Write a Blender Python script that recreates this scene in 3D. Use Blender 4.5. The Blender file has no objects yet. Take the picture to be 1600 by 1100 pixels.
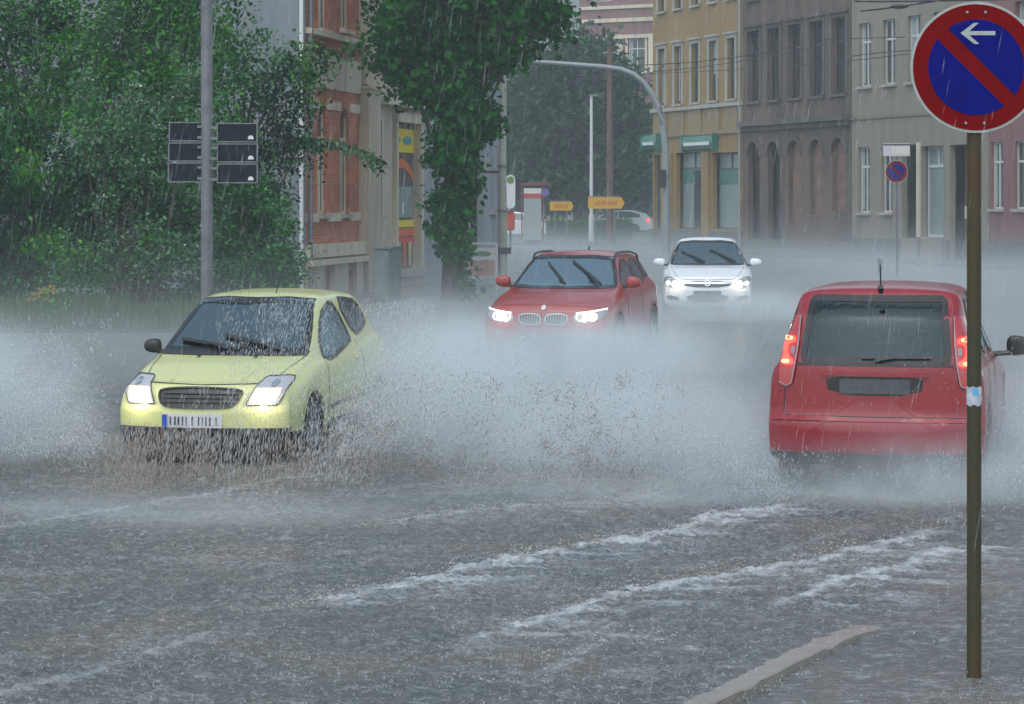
import bpy, bmesh, math, random
import numpy as np
from mathutils import Vector, Matrix
from mathutils.bvhtree import BVHTree
from mathutils.geometry import tessellate_polygon

# ------------------------------------------------------------------ camera, world, sun, exposure
scene = bpy.context.scene
COL = scene.collection
R = math.radians
FPX, CAMH, HOR = 3800.0, 2.245, 308.0       # focal length in photo pixels, eye height, horizon row

cam_d = bpy.data.cameras.new("camera")
cam = bpy.data.objects.new("camera", cam_d)
COL.objects.link(cam)
cam.location = (0, 0, CAMH)
cam.rotation_euler = (R(90), 0, 0)
cam_d.sensor_width = 36.0
cam_d.lens = 36.0 * FPX / 1600.0
cam_d.shift_y = -(550 - HOR) / 1600.0
cam_d.clip_start = 0.1
cam_d.clip_end = 2000.0
scene.camera = cam

world = bpy.data.worlds.new("World")
scene.world = world
world.use_nodes = True
wn = world.node_tree
wn.nodes.clear()
sky = wn.nodes.new("ShaderNodeTexSky")
sky.sky_type = 'NISHITA'
sky.sun_disc = False
sky.sun_elevation = R(58)
sky.sun_rotation = R(200)
sky.air_density = 1.0
sky.dust_density = 1.5
sky.ozone_density = 1.0
hsv = wn.nodes.new("ShaderNodeHueSaturation")
hsv.inputs["Saturation"].default_value = 0.64
hsv.inputs["Hue"].default_value = 0.482
bg = wn.nodes.new("ShaderNodeBackground")
bg.inputs["Strength"].default_value = 0.15
wo = wn.nodes.new("ShaderNodeOutputWorld")
wn.links.new(sky.outputs[0], hsv.inputs["Color"])
wn.links.new(hsv.outputs[0], bg.inputs["Color"])
wn.links.new(bg.outputs[0], wo.inputs["Surface"])

sun_d = bpy.data.lights.new("sun", 'SUN')
sun_d.energy = 0.8
sun_d.angle = R(75)
sun_d.color = (1.0, 0.98, 0.95)
sun = bpy.data.objects.new("sun", sun_d)
COL.objects.link(sun)
sun.rotation_euler = (R(32), 0, R(-20))

scene.view_settings.view_transform = 'Standard'
scene.view_settings.look = 'None'
scene.view_settings.exposure = 0.52
scene.view_settings.gamma = 1.0
scene.cycles.use_denoising = True
scene.cycles.volume_bounces = 2
scene.cycles.max_bounces = 8
scene.cycles.diffuse_bounces = 2
scene.cycles.glossy_bounces = 3
scene.cycles.transmission_bounces = 4
scene.cycles.transparent_max_bounces = 24
scene.cycles.volume_max_steps = 64
scene.cycles.sample_clamp_indirect = 4.0
scene.cycles.caustics_reflective = False
scene.cycles.caustics_refractive = False

rng = np.random.default_rng(7)
random.seed(7)

# ------------------------------------------------------------------ measuring helpers
def PT(px, py, d):
    """the point at distance d that stands at photo position px, py"""
    return Vector(((px - 800) * d / FPX, d, CAMH + (HOR - py) * d / FPX))

def GD(py):
    return FPX * CAMH / (py - HOR)

def GP(px, py):
    d = GD(py)
    return Vector(((px - 800) * d / FPX, d, 0))

# ------------------------------------------------------------------ mesh helpers
def tag(o, label=None, cat=None, group=None, kind=None):
    if label: o['label'] = label
    if cat: o['category'] = cat
    if group: o['group'] = group
    if kind: o['kind'] = kind
    return o

def empty(name, loc=(0, 0, 0), rz=0.0, label=None, cat=None, group=None):
    o = bpy.data.objects.new(name, None)
    o.empty_display_size = 0.2
    COL.objects.link(o)
    o.location = loc
    o.rotation_euler = (0, 0, rz)
    return tag(o, label, cat, group)

def link_mesh(name, me, mat, parent=None, smooth=False):
    if mat is not None:
        me.materials.append(mat)
    if smooth:
        me.polygons.foreach_set("use_smooth", [True] * len(me.polygons))
    o = bpy.data.objects.new(name, me)
    COL.objects.link(o)
    if parent is not None:
        o.parent = parent
    return o

def fast_mesh(name, V, F, mat, parent=None, smooth=False):
    """V (n,3) float, F (m,k) int: one mesh from numpy arrays"""
    V = np.asarray(V, dtype=np.float32); F = np.asarray(F, dtype=np.int32)
    me = bpy.data.meshes.new(name)
    me.vertices.add(len(V)); me.vertices.foreach_set("co", V.ravel())
    k = F.shape[1]
    me.loops.add(F.size); me.loops.foreach_set("vertex_index", F.ravel())
    me.polygons.add(len(F))
    me.polygons.foreach_set("loop_start", np.arange(len(F), dtype=np.int32) * k)
    me.polygons.foreach_set("loop_total", np.full(len(F), k, dtype=np.int32))
    me.update(calc_edges=True)
    return link_mesh(name, me, mat, parent, smooth)

class MB:
    def __init__(s): s.v = []; s.f = []
    def add(s, vs, fs):
        n = len(s.v); s.v += [tuple(v) for v in vs]; s.f += [tuple(i + n for i in f) for f in fs]
        return s
    def box(s, x0, x1, y0, y1, z0, z1):
        return s.add([(x0,y0,z0),(x1,y0,z0),(x1,y1,z0),(x0,y1,z0),(x0,y0,z1),(x1,y0,z1),(x1,y1,z1),(x0,y1,z1)],
              [(0,3,2,1),(4,5,6,7),(0,1,5,4),(1,2,6,5),(2,3,7,6),(3,0,4,7)])
    def bbox(s, x0, x1, y0, y1, z0, z1, b=0.01):
        """box with chamfered vertical and horizontal edges"""
        bm = bmesh.new()
        bmesh.ops.create_cube(bm, size=1)
        for v in bm.verts:
            v.co = Vector(((x0+x1)/2 + v.co.x*(x1-x0), (y0+y1)/2 + v.co.y*(y1-y0), (z0+z1)/2 + v.co.z*(z1-z0)))
        bmesh.ops.bevel(bm, geom=bm.edges[:], offset=b, segments=2, affect='EDGES')
        bm.verts.index_update()
        s.add([v.co[:] for v in bm.verts], [[v.index for v in f.verts] for f in bm.faces]); bm.free()
        return s
    def tube(s, pts, r, n=8, cap=True):
        pts = [Vector(p) for p in pts]
        rs = r if isinstance(r, (list, tuple)) else [r] * len(pts)
        rings = []
        for i, p in enumerate(pts):
            t = (pts[min(i+1, len(pts)-1)] - pts[max(i-1, 0)]).normalized()
            a = Vector((0, 0, 1)) if abs(t.z) < .95 else Vector((0, 1, 0))
            u = t.cross(a).normalized(); w = t.cross(u).normalized()
            rings.append([p + (u * math.cos(q) + w * math.sin(q)) * rs[i] for q in [2*math.pi*k/n for k in range(n)]])
        vs = [v for rg in rings for v in rg]; fs = []
        for i in range(len(pts) - 1):
            for k in range(n):
                fs.append((i*n+k, i*n+(k+1) % n, (i+1)*n+(k+1) % n, (i+1)*n+k))
        if cap:
            fs.append(tuple(range(n))[::-1]); fs.append(tuple((len(pts)-1)*n+k for k in range(n)))
        return s.add(vs, fs)
    def prism(s, poly, y0, y1):
        """polygon in x,z extruded from y0 to y1"""
        n = len(poly)
        vs = [(x, y0, z) for x, z in poly] + [(x, y1, z) for x, z in poly]
        tris = tessellate_polygon([[Vector((x, z, 0)) for x, z in poly]])
        fs = [tuple(t) for t in tris] + [tuple(i + n for i in t)[::-1] for t in tris]
        fs += [(i, (i+1) % n, n+(i+1) % n, n+i) for i in range(n)]
        return s.add(vs, fs)
    def build(s, name, mat, parent=None, smooth=False):
        me = bpy.data.meshes.new(name)
        me.from_pydata(s.v, [], s.f)
        bm = bmesh.new(); bm.from_mesh(me)
        bmesh.ops.recalc_face_normals(bm, faces=bm.faces[:])
        bm.to_mesh(me); bm.free()
        me.update()
        o = link_mesh(name, me, mat, parent)
        if smooth:
            me.polygons.foreach_set("use_smooth", [True] * len(me.polygons))
            try: me.set_sharp_from_angle(angle=R(35))
            except Exception: pass
        return o

def circle(cx, cz, r, n=32, a0=0.0, a1=2*math.pi):
    full = abs(a1 - a0 - 2*math.pi) < 1e-6
    m = n if full else n + 1
    return [(cx + r*math.cos(a0 + (a1-a0)*k/n), cz + r*math.sin(a0 + (a1-a0)*k/n)) for k in range(m)]

def chaikin(p, it=2):
    for _ in range(it):
        q = []
        for i in range(len(p)):
            a = p[i]; b = p[(i+1) % len(p)]
            q += [(a[0]*.75+b[0]*.25, a[1]*.75+b[1]*.25), (a[0]*.25+b[0]*.75, a[1]*.25+b[1]*.75)]
        p = q
    return p

def inside(poly, x, y):
    c = False; j = len(poly) - 1
    for i in range(len(poly)):
        xi, yi = poly[i]; xj, yj = poly[j]
        if (yi > y) != (yj > y) and x < (xj-xi)*(y-yi)/(yj-yi) + xi: c = not c
        j = i
    return c

# numpy value noise
_P = np.random.default_rng(3).random((256, 256)).astype(np.float32)
def vnoise(x, y):
    xi = np.floor(x).astype(int); yi = np.floor(y).astype(int)
    fx = x - xi; fy = y - yi
    fx = fx*fx*(3-2*fx); fy = fy*fy*(3-2*fy)
    a = _P[xi & 255, yi & 255]; b = _P[(xi+1) & 255, yi & 255]
    c = _P[xi & 255, (yi+1) & 255]; d = _P[(xi+1) & 255, (yi+1) & 255]
    return (a*(1-fx)+b*fx)*(1-fy) + (c*(1-fx)+d*fx)*fy
def fbm(x, y, o=4, g=.5):
    s = 0; a = 1; t = 0
    for k in range(o):
        s = s + a*vnoise(x*2**k + 17.3*k, y*2**k + 9.1*k); t += a; a *= g
    return s/t

# ------------------------------------------------------------------ materials
def new_mat(name):
    m = bpy.data.materials.new(name); m.use_nodes = True
    return m, m.node_tree, m.node_tree.nodes["Principled BSDF"]

def N(nt, t, **kw):
    n = nt.nodes.new(t)
    for k, v in kw.items():
        if k in n.inputs.keys(): n.inputs[k].default_value = v
        else: setattr(n, k, v)
    return n

def col(c): return (c[0], c[1], c[2], 1.0)

def pmat(name, c, rough=.5, metal=0.0, coat=0.0, var=0.0, scale=3.0, c2=None, bump=0.0, bscale=40.0, emit=None, es=0.0, spec=0.5, stretch=None):
    """principled material; var mixes towards c2 (or a darker shade) by a noise of the given scale"""
    m, nt, p = new_mat(name)
    p.inputs["Roughness"].default_value = rough
    p.inputs["Metallic"].default_value = metal
    p.inputs["Coat Weight"].default_value = coat
    p.inputs["Coat Roughness"].default_value = 0.06
    p.inputs["Specular IOR Level"].default_value = spec
    p.inputs["Base Color"].default_value = col(c)
    tc = N(nt, "ShaderNodeTexCoord")
    src = tc.outputs["Object"]
    if stretch:
        mp = N(nt, "ShaderNodeMapping"); mp.inputs["Scale"].default_value = stretch
        nt.links.new(src, mp.inputs[0]); src = mp.outputs[0]
    if var > 0 or c2:
        if c2 is None: c2 = tuple(v*.45 for v in c)
        n = N(nt, "ShaderNodeTexNoise", Scale=scale, Detail=6.0, Roughness=.65)
        r = N(nt, "ShaderNodeMapRange")
        r.inputs["From Min"].default_value = .42; r.inputs["From Max"].default_value = .68
        r.inputs["To Max"].default_value = var if var > 0 else 1.0
        mx = N(nt, "ShaderNodeMix", data_type='RGBA')
        nt.links.new(src, n.inputs["Vector"]); nt.links.new(n.outputs["Fac"], r.inputs["Value"])
        nt.links.new(r.outputs[0], mx.inputs[0])
        mx.inputs[6].default_value = col(c); mx.inputs[7].default_value = col(c2)
        nt.links.new(mx.outputs[2], p.inputs["Base Color"])
    if bump > 0:
        n = N(nt, "ShaderNodeTexNoise", Scale=bscale, Detail=4.0)
        b = N(nt, "ShaderNodeBump", Strength=bump, Distance=.01)
        nt.links.new(src, n.inputs["Vector"]); nt.links.new(n.outputs["Fac"], b.inputs["Height"])
        nt.links.new(b.outputs[0], p.inputs["Normal"])
    if emit:
        p.inputs["Emission Color"].default_value = col(emit)
        p.inputs["Emission Strength"].default_value = es
    return m

def glass_mat(name, tint=(.42, .52, .52), refl=0.16, bump=0.25):
    m, nt, p = new_mat(name)
    nt.nodes.remove(p)
    out = nt.nodes["Material Output"]
    tr = N(nt, "ShaderNodeBsdfTransparent"); tr.inputs[0].default_value = col(tint)
    gl = N(nt, "ShaderNodeBsdfGlossy"); gl.inputs["Roughness"].default_value = .08
    gl.inputs["Color"].default_value = (.66, .86, .92, 1)
    fr = N(nt, "ShaderNodeFresnel", IOR=1.6)
    ad = N(nt, "ShaderNodeMath", operation='ADD'); ad.inputs[1].default_value = refl
    ad.use_clamp = True
    mx = N(nt, "ShaderNodeMixShader")
    tc = N(nt, "ShaderNodeTexCoord")
    n = N(nt, "ShaderNodeTexNoise", Scale=22.0, Detail=5.0)
    b = N(nt, "ShaderNodeBump", Strength=bump, Distance=.02)
    nt.links.new(tc.outputs["Object"], n.inputs["Vector"]); nt.links.new(n.outputs["Fac"], b.inputs["Height"])
    nt.links.new(b.outputs[0], gl.inputs["Normal"])
    nt.links.new(fr.outputs[0], ad.inputs[0]); nt.links.new(ad.outputs[0], mx.inputs[0])
    nt.links.new(tr.outputs[0], mx.inputs[1]); nt.links.new(gl.outputs[0], mx.inputs[2])
    nt.links.new(mx.outputs[0], out.inputs["Surface"])
    return m

def leaf_mat(name, c1, c2, rough=.6, spec=.12):
    """leaf colour varies from leaf to leaf"""
    m, nt, p = new_mat(name)
    p.inputs["Roughness"].default_value = rough
    p.inputs["Specular IOR Level"].default_value = spec
    g = N(nt, "ShaderNodeNewGeometry")
    mx = N(nt, "ShaderNodeMix", data_type='RGBA')
    mx.inputs[6].default_value = col(c1); mx.inputs[7].default_value = col(c2)
    nt.links.new(g.outputs["Random Per Island"], mx.inputs[0])
    nt.links.new(mx.outputs[2], p.inputs["Base Color"])
    tl = N(nt, "ShaderNodeBsdfTranslucent")
    nt.links.new(mx.outputs[2], tl.inputs["Color"])
    ms = N(nt, "ShaderNodeMixShader"); ms.inputs[0].default_value = .25
    nt.links.new(p.outputs[0], ms.inputs[1]); nt.links.new(tl.outputs[0], ms.inputs[2])
    nt.links.new(ms.outputs[0], nt.nodes["Material Output"].inputs["Surface"])
    return m

def drop_mat(name, c, alpha):
    """a falling or thrown drop: mostly see-through with a pale body"""
    m, nt, p = new_mat(name)
    p.inputs["Base Color"].default_value = col(c)
    p.inputs["Roughness"].default_value = .3
    tr = N(nt, "ShaderNodeBsdfTransparent")
    ms = N(nt, "ShaderNodeMixShader"); ms.inputs[0].default_value = alpha
    nt.links.new(tr.outputs[0], ms.inputs[1]); nt.links.new(p.outputs[0], ms.inputs[2])
    nt.links.new(ms.outputs[0], nt.nodes["Material Output"].inputs["Surface"])
    return m

def volume_mat(name, c, density=None, radii=None, nscale=1.5, aniso=0.0, kind="cloud", step=1.0, p1=.5, noise=(.35, .7), zfall=None, stretch=(1, 1, 1)):
    """pale air full of water; even density, or falling off from the middle ('cloud') or with height ('layer')"""
    m, nt, p = new_mat(name)
    nt.nodes.remove(p)
    out = nt.nodes["Material Output"]
    v = N(nt, "ShaderNodeVolumePrincipled")
    v.inputs["Color"].default_value = col(c); v.inputs["Anisotropy"].default_value = aniso
    v.inputs["Density"].default_value = density
    nt.links.new(v.outputs[0], out.inputs["Volume"])
    if kind == "even":
        return m
    tc = N(nt, "ShaderNodeTexCoord")
    mp = N(nt, "ShaderNodeMapping"); mp.inputs["Scale"].default_value = stretch
    nt.links.new(tc.outputs["Object"], mp.inputs[0])
    n = N(nt, "ShaderNodeTexNoise", Scale=nscale, Detail=3.0, Roughness=.6)
    nt.links.new(mp.outputs[0], n.inputs["Vector"])
    r = N(nt, "ShaderNodeMapRange"); r.interpolation_type = 'SMOOTHSTEP'
    r.inputs["From Min"].default_value = noise[0]; r.inputs["From Max"].default_value = noise[1]
    nt.links.new(n.outputs["Fac"], r.inputs["Value"])
    r.inputs["To Min"].default_value = p1; r.inputs["To Max"].default_value = 1.0 + (1-p1)
    def math_(op, a, b=None, clamp=False):
        q = N(nt, "ShaderNodeMath", operation=op); q.use_clamp = clamp
        for i, s in enumerate((a, b)):
            if s is None: continue
            if isinstance(s, (int, float)): q.inputs[i].default_value = s
            else: nt.links.new(s, q.inputs[i])
        return q.outputs[0]
    if kind == "cloud":
        dv = N(nt, "ShaderNodeVectorMath", operation='DIVIDE'); dv.inputs[1].default_value = radii
        nt.links.new(tc.outputs["Object"], dv.inputs[0])
        ln = N(nt, "ShaderNodeVectorMath", operation='LENGTH'); nt.links.new(dv.outputs[0], ln.inputs[0])
        # frayed edge: the noise also pushes the radius
        off = math_('MULTIPLY', math_('SUBTRACT', n.outputs["Fac"], .5), 0.9)
        rr = math_('ADD', ln.outputs["Value"], off)
        f = math_('SUBTRACT', 1.0, rr, True)
        f = math_('POWER', math_('MINIMUM', math_('MULTIPLY', f, 1.45), 1.0), 1.8)
        # nothing past the shell
        g = math_('MULTIPLY', math_('SUBTRACT', 1.0, ln.outputs["Value"], True), 8.0, True)
        f = math_('MULTIPLY', f, g)
    else:
        sp = N(nt, "ShaderNodeSeparateXYZ"); nt.links.new(tc.outputs["Object"], sp.inputs[0])
        e = math_('POWER', 2.71828, math_('MULTIPLY', sp.outputs["Z"], -1.0/zfall[0]))
        ry = N(nt, "ShaderNodeMapRange"); ry.interpolation_type = 'SMOOTHSTEP'
        # a slanted near edge
        yy = math_('ADD', sp.outputs["Y"], math_('MULTIPLY', sp.outputs["X"], zfall[3]))
        ry.inputs["From Min"].default_value = zfall[1]; ry.inputs["From Max"].default_value = zfall[2]
        nt.links.new(yy, ry.inputs["Value"])
        f = math_('MULTIPLY', e, ry.outputs[0])
    f = math_('MULTIPLY', f, r.outputs[0])
    f = math_('MULTIPLY', f, density)
    nt.links.new(f, v.inputs["Density"])
    try: m.cycles.volume_step_rate = step
    except Exception: pass
    return m

M = {}
M['rubber'] = pmat("rubber", (.02, .02, .02), .6)
M['black'] = pmat("black_plastic", (.018, .019, .02), .35, bump=.1)
M['frit'] = pmat("window_rubber", (.012, .013, .014), .25)
M['alloy'] = pmat("wheel_alloy", (.45, .46, .47), .3, metal=.8)
M['interior'] = pmat("dark_upholstery", (.03, .035, .038), .8)
M['chrome'] = pmat("chrome", (.75, .77, .78), .12, metal=1.0)
M['glass'] = glass_mat("car_glass", (.30, .42, .44), .22, .35)
M['lens'] = pmat("lamp_glass", (.26, .28, .30), .08, coat=1.0, bump=.3, bscale=30)
M['lamp_on'] = pmat("lit_lamp", (.9, .9, .85), .3, emit=(1, .93, .78), es=9.0)
M['lamp_glow'] = pmat("lit_reflector", (.35, .33, .30), .25, emit=(1, .76, .48), es=.62)
M['led_on'] = pmat("lit_led", (.9, .9, .9), .3, emit=(.95, .97, 1), es=1.3)
M['tail_on'] = pmat("lit_tail_lamp", (.7, .02, .01), .2, coat=1.0, emit=(1, .03, .02), es=3.8)
M['tail_hot'] = pmat("lit_tail_filament", (.9, .3, .05), .2, emit=(1, .28, .08), es=5)
M['tail_off'] = pmat("tail_lamp_plastic", (.42, .02, .025), .12, coat=1.0)
M['tail_clear'] = pmat("clear_lamp_plastic", (.30, .20, .21), .15, coat=1.0)
M['plate'] = pmat("number_plate", (.62, .64, .66), .35)
M['plate_dim'] = pmat("dim_number_plate", (.075, .085, .095), .5, var=.6, scale=14)
M['plate_blue'] = pmat("plate_blue", (.02, .08, .5), .35)
M['ink'] = pmat("ink", (.03, .03, .035), .5)
M['galv'] = pmat("galvanised_steel", (.20, .21, .22), .45, metal=.35, var=.6, scale=9, c2=(.10, .10, .115), bump=.15, bscale=60)
M['grey_metal'] = pmat("grey_metal", (.30, .33, .34), .5, metal=.2)
M['white_metal'] = pmat("white_metal", (.7, .72, .72), .4)
# ------------------------------------------------------------------ ground, water, kerb
def wake_field(X, Y):
    """height and foam of the wakes that cars threw across the flooded road, from the lines their crests follow"""
    crests = [  # ground points (photo measure), half width on the far side, on the near side, foam, height, mud
        ([(-40,1100),(20,1083),(160,1035),(430,960)], .10, .22, .50, .020),
        ([(430,960),(560,925),(720,893),(860,868),(1000,845),(1150,806),(1320,776)], .10, .55, .95, .05),
        ([(640,1040),(800,985),(900,950),(1000,922),(1100,912),(1200,897),(1330,862),(1420,842),(1500,822)], .10, .55, .85, .05),
        ([(1010,905),(1200,860),(1400,812)], .08, .25, .35, .02),
        ([(760,1075),(880,1020),(960,990),(1060,1000),(1140,1030)], .06, .16, .45, .02),
        ([(-60,835),(130,803),(400,757),(560,735)], .10, .22, .55, .015),
        ([(560,830),(760,800),(960,785),(1060,772)], .12, .50, .55, .03),
        ([(300,915),(520,885),(640,868),(760,850)], .10, .5, .30, .02),
        ([(1180,960),(1330,905),(1450,868),(1640,850)], .10, .75, .85, .035),
    ]
    H = np.zeros_like(X); F = np.zeros_like(X)
    wob = (fbm(X*1.3, Y*1.3, 4) - .5)
    for pts, wf, wn, fo, ht in crests:
        P = [GP(*p) for p in pts]
        best = np.full(X.shape, 9.0); side = np.zeros_like(X); endf = np.zeros_like(X)
        for i in range(len(P)-1):
            a, b = P[i], P[i+1]; dx, dy = b.x-a.x, b.y-a.y; L2 = dx*dx+dy*dy
            t = np.clip(((X-a.x)*dx + (Y-a.y)*dy)/L2, 0, 1)
            qx, qy = X-(a.x+t*dx), Y-(a.y+t*dy)
            D = np.sqrt(qx*qx+qy*qy)
            s = (dx*qy - dy*qx)
            m = D < best
            best = np.where(m, D, best); side = np.where(m, np.sign(s), side)
            tt = (i+t)/(len(P)-1)
            endf = np.where(m, np.clip(np.minimum(tt, 1-tt)*8, 0, 1), endf)
        sd = best*side + wob*.35
        prof = np.where(sd > 0, np.exp(-(sd/wf)**2), np.exp(-(sd/wn)**2))
        pf = np.where(sd > 0, np.exp(-(sd/wf)**2), np.exp(-(np.abs(sd)/(wn*1.1))**1.5))
        streak = fbm(X*2.2+Y*.6, Y*13.0, 4, .6)*.65 + fbm(X*9+Y*2, Y*26.0, 3, .6)*.35
        lump = fbm(X*5+Y*2, Y*12, 4, .6)
        H += ht*.38*np.exp(-(sd/(wf*1.5))**2)*endf*np.clip(.45+1.9*(lump-.38), .1, 1.3)
        H += ht*.30*np.exp(-(sd/(wn*1.1))**2)*endf*(streak-.45)*2
        F = np.maximum(F, .75*min(1, fo*1.2)*np.exp(-((sd+.03)/.06)**2)*endf*np.clip((lump-.25)*4, .25, 1))
        F = np.maximum(F, fo*pf*endf*np.clip((streak-.37)*3.0, 0, .9))
    return H, F

xs = np.unique(np.concatenate([np.linspace(-400, -8, 40), np.arange(-7.2, 7.8, .026), np.linspace(8.5, 400, 40)]))
ysf = [9.2]
while ysf[-1] < 34: ysf.append(ysf[-1] + .0028*ysf[-1])
ys = np.unique(np.concatenate([np.linspace(-60, 8.8, 12), np.array(ysf), np.linspace(36, 60, 20), np.linspace(66, 700, 40)]))
X, Y = np.meshgrid(xs, ys)
fade = np.clip((Y-8.8)/.8, 0, 1)*np.clip((34-Y)/8, 0, 1)*np.clip((7.8-np.abs(X))/.6, 0, 1)
WH, WF = wake_field(X, Y)
kerb_line = [GP(1020,1160), GP(1142,1100), GP(1220,1061), GP(1269,1031), GP(1371,983), GP(1440,938), GP(1512,885), GP(1600,846), Vector((4.9, 20, 0)), Vector((6.3, 26, 0)), Vector((8.6, 36, 0)), Vector((11.5, 50, 0)), Vector((16.5, 76, 0))]
kx = np.interp(Y, [p.y for p in kerb_line], [p.x for p in kerb_line])
road = np.clip((kx - X)/.3, 0, 1)
chop = (fbm(X*4.0, Y*6.0, 3)-.5)*.024 + (fbm(X*12, Y*17, 3)-.5)*.020 + (1-np.abs(fbm(X*24+3, Y*26, 2)-.5)*2)**3*.022
rip = (fbm(X*2.6+Y*.8, Y*8.5, 3)-.5)*.036 + (fbm(X*9, Y*22, 2)-.5)*.016
Z = (chop*road + rip*(1-road))*fade + WH*fade - .006*(1-road)*fade
FO = WF*fade
FO = np.maximum(FO, np.clip((fbm(X*1.1+2, Y*2.2, 5, .6)-.56)*2.0, 0, .25)*fade*road)
FO = np.maximum(FO, np.clip((fbm(X*3+40, Y*9, 4, .6)-.60)*2.2, 0, .30)*fade*(1-road))
ny, nx = X.shape
V = np.stack([X.ravel(), Y.ravel(), Z.ravel()], 1)
idx = np.arange(nx*ny).reshape(ny, nx)
F = np.stack([idx[:-1,:-1].ravel(), idx[:-1,1:].ravel(), idx[1:,1:].ravel(), idx[1:,:-1].ravel()], 1)

m, nt, p = new_mat("muddy_flood_water")
p.inputs["IOR"].default_value = 1.33
at = N(nt, "ShaderNodeAttribute", attribute_name="foam")
tc = N(nt, "ShaderNodeTexCoord")
n1 = N(nt, "ShaderNodeTexNoise", Scale=28.0, Detail=6.0, Roughness=.7)
n2 = N(nt, "ShaderNodeTexNoise", Scale=.8, Detail=4.0)
nt.links.new(tc.outputs["Object"], n1.inputs["Vector"]); nt.links.new(tc.outputs["Object"], n2.inputs["Vector"])
mud = N(nt, "ShaderNodeMix", data_type='RGBA')
mud.inputs[6].default_value = col((.118, .134, .134)); mud.inputs[7].default_value = col((.165, .158, .138))
r2 = N(nt, "ShaderNodeMapRange"); r2.inputs["From Min"].default_value = .4; r2.inputs["From Max"].default_value = .65
nt.links.new(n2.outputs["Fac"], r2.inputs["Value"]); nt.links.new(r2.outputs[0], mud.inputs[0])
fm = N(nt, "ShaderNodeMath", operation='MULTIPLY_ADD'); fm.inputs[1].default_value = 2.2; fm.inputs[2].default_value = -1.22
nt.links.new(n1.outputs["Fac"], fm.inputs[0])
fa = N(nt, "ShaderNodeMath", operation='MULTIPLY_ADD'); fa.inputs[1].default_value = 1.35
nt.links.new(at.outputs["Fac"], fa.inputs[0]); nt.links.new(fm.outputs[0], fa.inputs[2]); fa.use_clamp = True
gate = N(nt, "ShaderNodeMath", operation='MULTIPLY'); gate.use_clamp = True
g2 = N(nt, "ShaderNodeMath", operation='MULTIPLY_ADD'); g2.inputs[1].default_value = 1.6; g2.inputs[2].default_value = .10; g2.use_clamp = True
nt.links.new(at.outputs["Fac"], g2.inputs[0])
nt.links.new(fa.outputs[0], gate.inputs[0]); nt.links.new(g2.outputs[0], gate.inputs[1])
fc = N(nt, "ShaderNodeMix", data_type='RGBA'); fc.inputs[7].default_value = col((.62, .66, .68))
nt.links.new(mud.outputs[2], fc.inputs[6]); nt.links.new(gate.outputs[0], fc.inputs[0])
fl = N(nt, "ShaderNodeTexNoise", Scale=38.0, Detail=3.0, Roughness=.75)  # pale flecks: foam bubbles, with the ripples' light and dark mottling painted in
fmap = N(nt, "ShaderNodeMapping"); fmap.inputs["Scale"].default_value = (.35, 1.0, 1.0)
fl2 = N(nt, "ShaderNodeTexNoise", Scale=7.0, Detail=4.0, Roughness=.7)
nt.links.new(tc.outputs["Object"], fmap.inputs[0]); nt.links.new(fmap.outputs[0], fl.inputs["Vector"]); nt.links.new(tc.outputs["Object"], fl2.inputs["Vector"])
fs1 = N(nt, "ShaderNodeMath", operation='MULTIPLY_ADD'); fs1.inputs[1].default_value = .55
nt.links.new(fl2.outputs["Fac"], fs1.inputs[0]); nt.links.new(fl.outputs["Fac"], fs1.inputs[2])
frg = N(nt, "ShaderNodeMapRange"); frg.inputs["From Min"].default_value = .78; frg.inputs["From Max"].default_value = 1.04; frg.inputs["To Max"].default_value = .8
nt.links.new(fs1.outputs[0], frg.inputs["Value"])
fc2 = N(nt, "ShaderNodeMix", data_type='RGBA'); fc2.inputs[7].default_value = col((.42, .45, .45))
nt.links.new(fc.outputs[2], fc2.inputs[6]); nt.links.new(frg.outputs[0], fc2.inputs[0])
nt.links.new(fc2.outputs[2], p.inputs["Base Color"])
rr = N(nt, "ShaderNodeMapRange"); rr.inputs["To Min"].default_value = .24; rr.inputs["To Max"].default_value = .65
nt.links.new(gate.outputs[0], rr.inputs["Value"]); nt.links.new(rr.outputs[0], p.inputs["Roughness"])
n3 = N(nt, "ShaderNodeTexNoise", Scale=46.0, Detail=5.0, Roughness=.6)
v3 = N(nt, "ShaderNodeTexVoronoi", Scale=17.0); v3.feature = 'SMOOTH_F1'
nt.links.new(tc.outputs["Object"], n3.inputs["Vector"]); nt.links.new(tc.outputs["Object"], v3.inputs["Vector"])
ba = N(nt, "ShaderNodeMath", operation='MULTIPLY_ADD'); ba.inputs[1].default_value = -.7
nt.links.new(v3.outputs["Distance"], ba.inputs[0]); nt.links.new(n3.outputs["Fac"], ba.inputs[2])
bp = N(nt, "ShaderNodeBump", Strength=1.0, Distance=.03)
nt.links.new(ba.outputs[0], bp.inputs["Height"]); nt.links.new(bp.outputs[0], p.inputs["Normal"])
M['water'] = m
water = fast_mesh("flood_water", V, F, M['water'], smooth=True)
a_ = water.data.attributes.new("foam", 'FLOAT', 'POINT')
a_.data.foreach_set("value", FO.ravel().astype(np.float32))
tag(water, "brown grey flood water with foam streaks covering the road", kind="structure")

M['asphalt'] = pmat("wet_asphalt", (.05, .052, .055), .25, var=.5, scale=2, bump=.4, bscale=60)
M['paving'] = pmat("wet_paving", (.11, .112, .11), .3, var=.6, scale=1.5, bump=.3, bscale=30)
M['soil'] = pmat("grassy_soil", (.035, .06, .02), .9, var=.8, scale=2.5, c2=(.03, .028, .018), bump=.8, bscale=20)
rd = MB().add([(-400,-60,-.12),(400,-60,-.12),(400,700,-.12),(-400,700,-.12)], [(0,1,2,3)]).build("road", M['asphalt'])
tag(rd, "asphalt road bed under the flood water", kind="structure")

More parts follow.
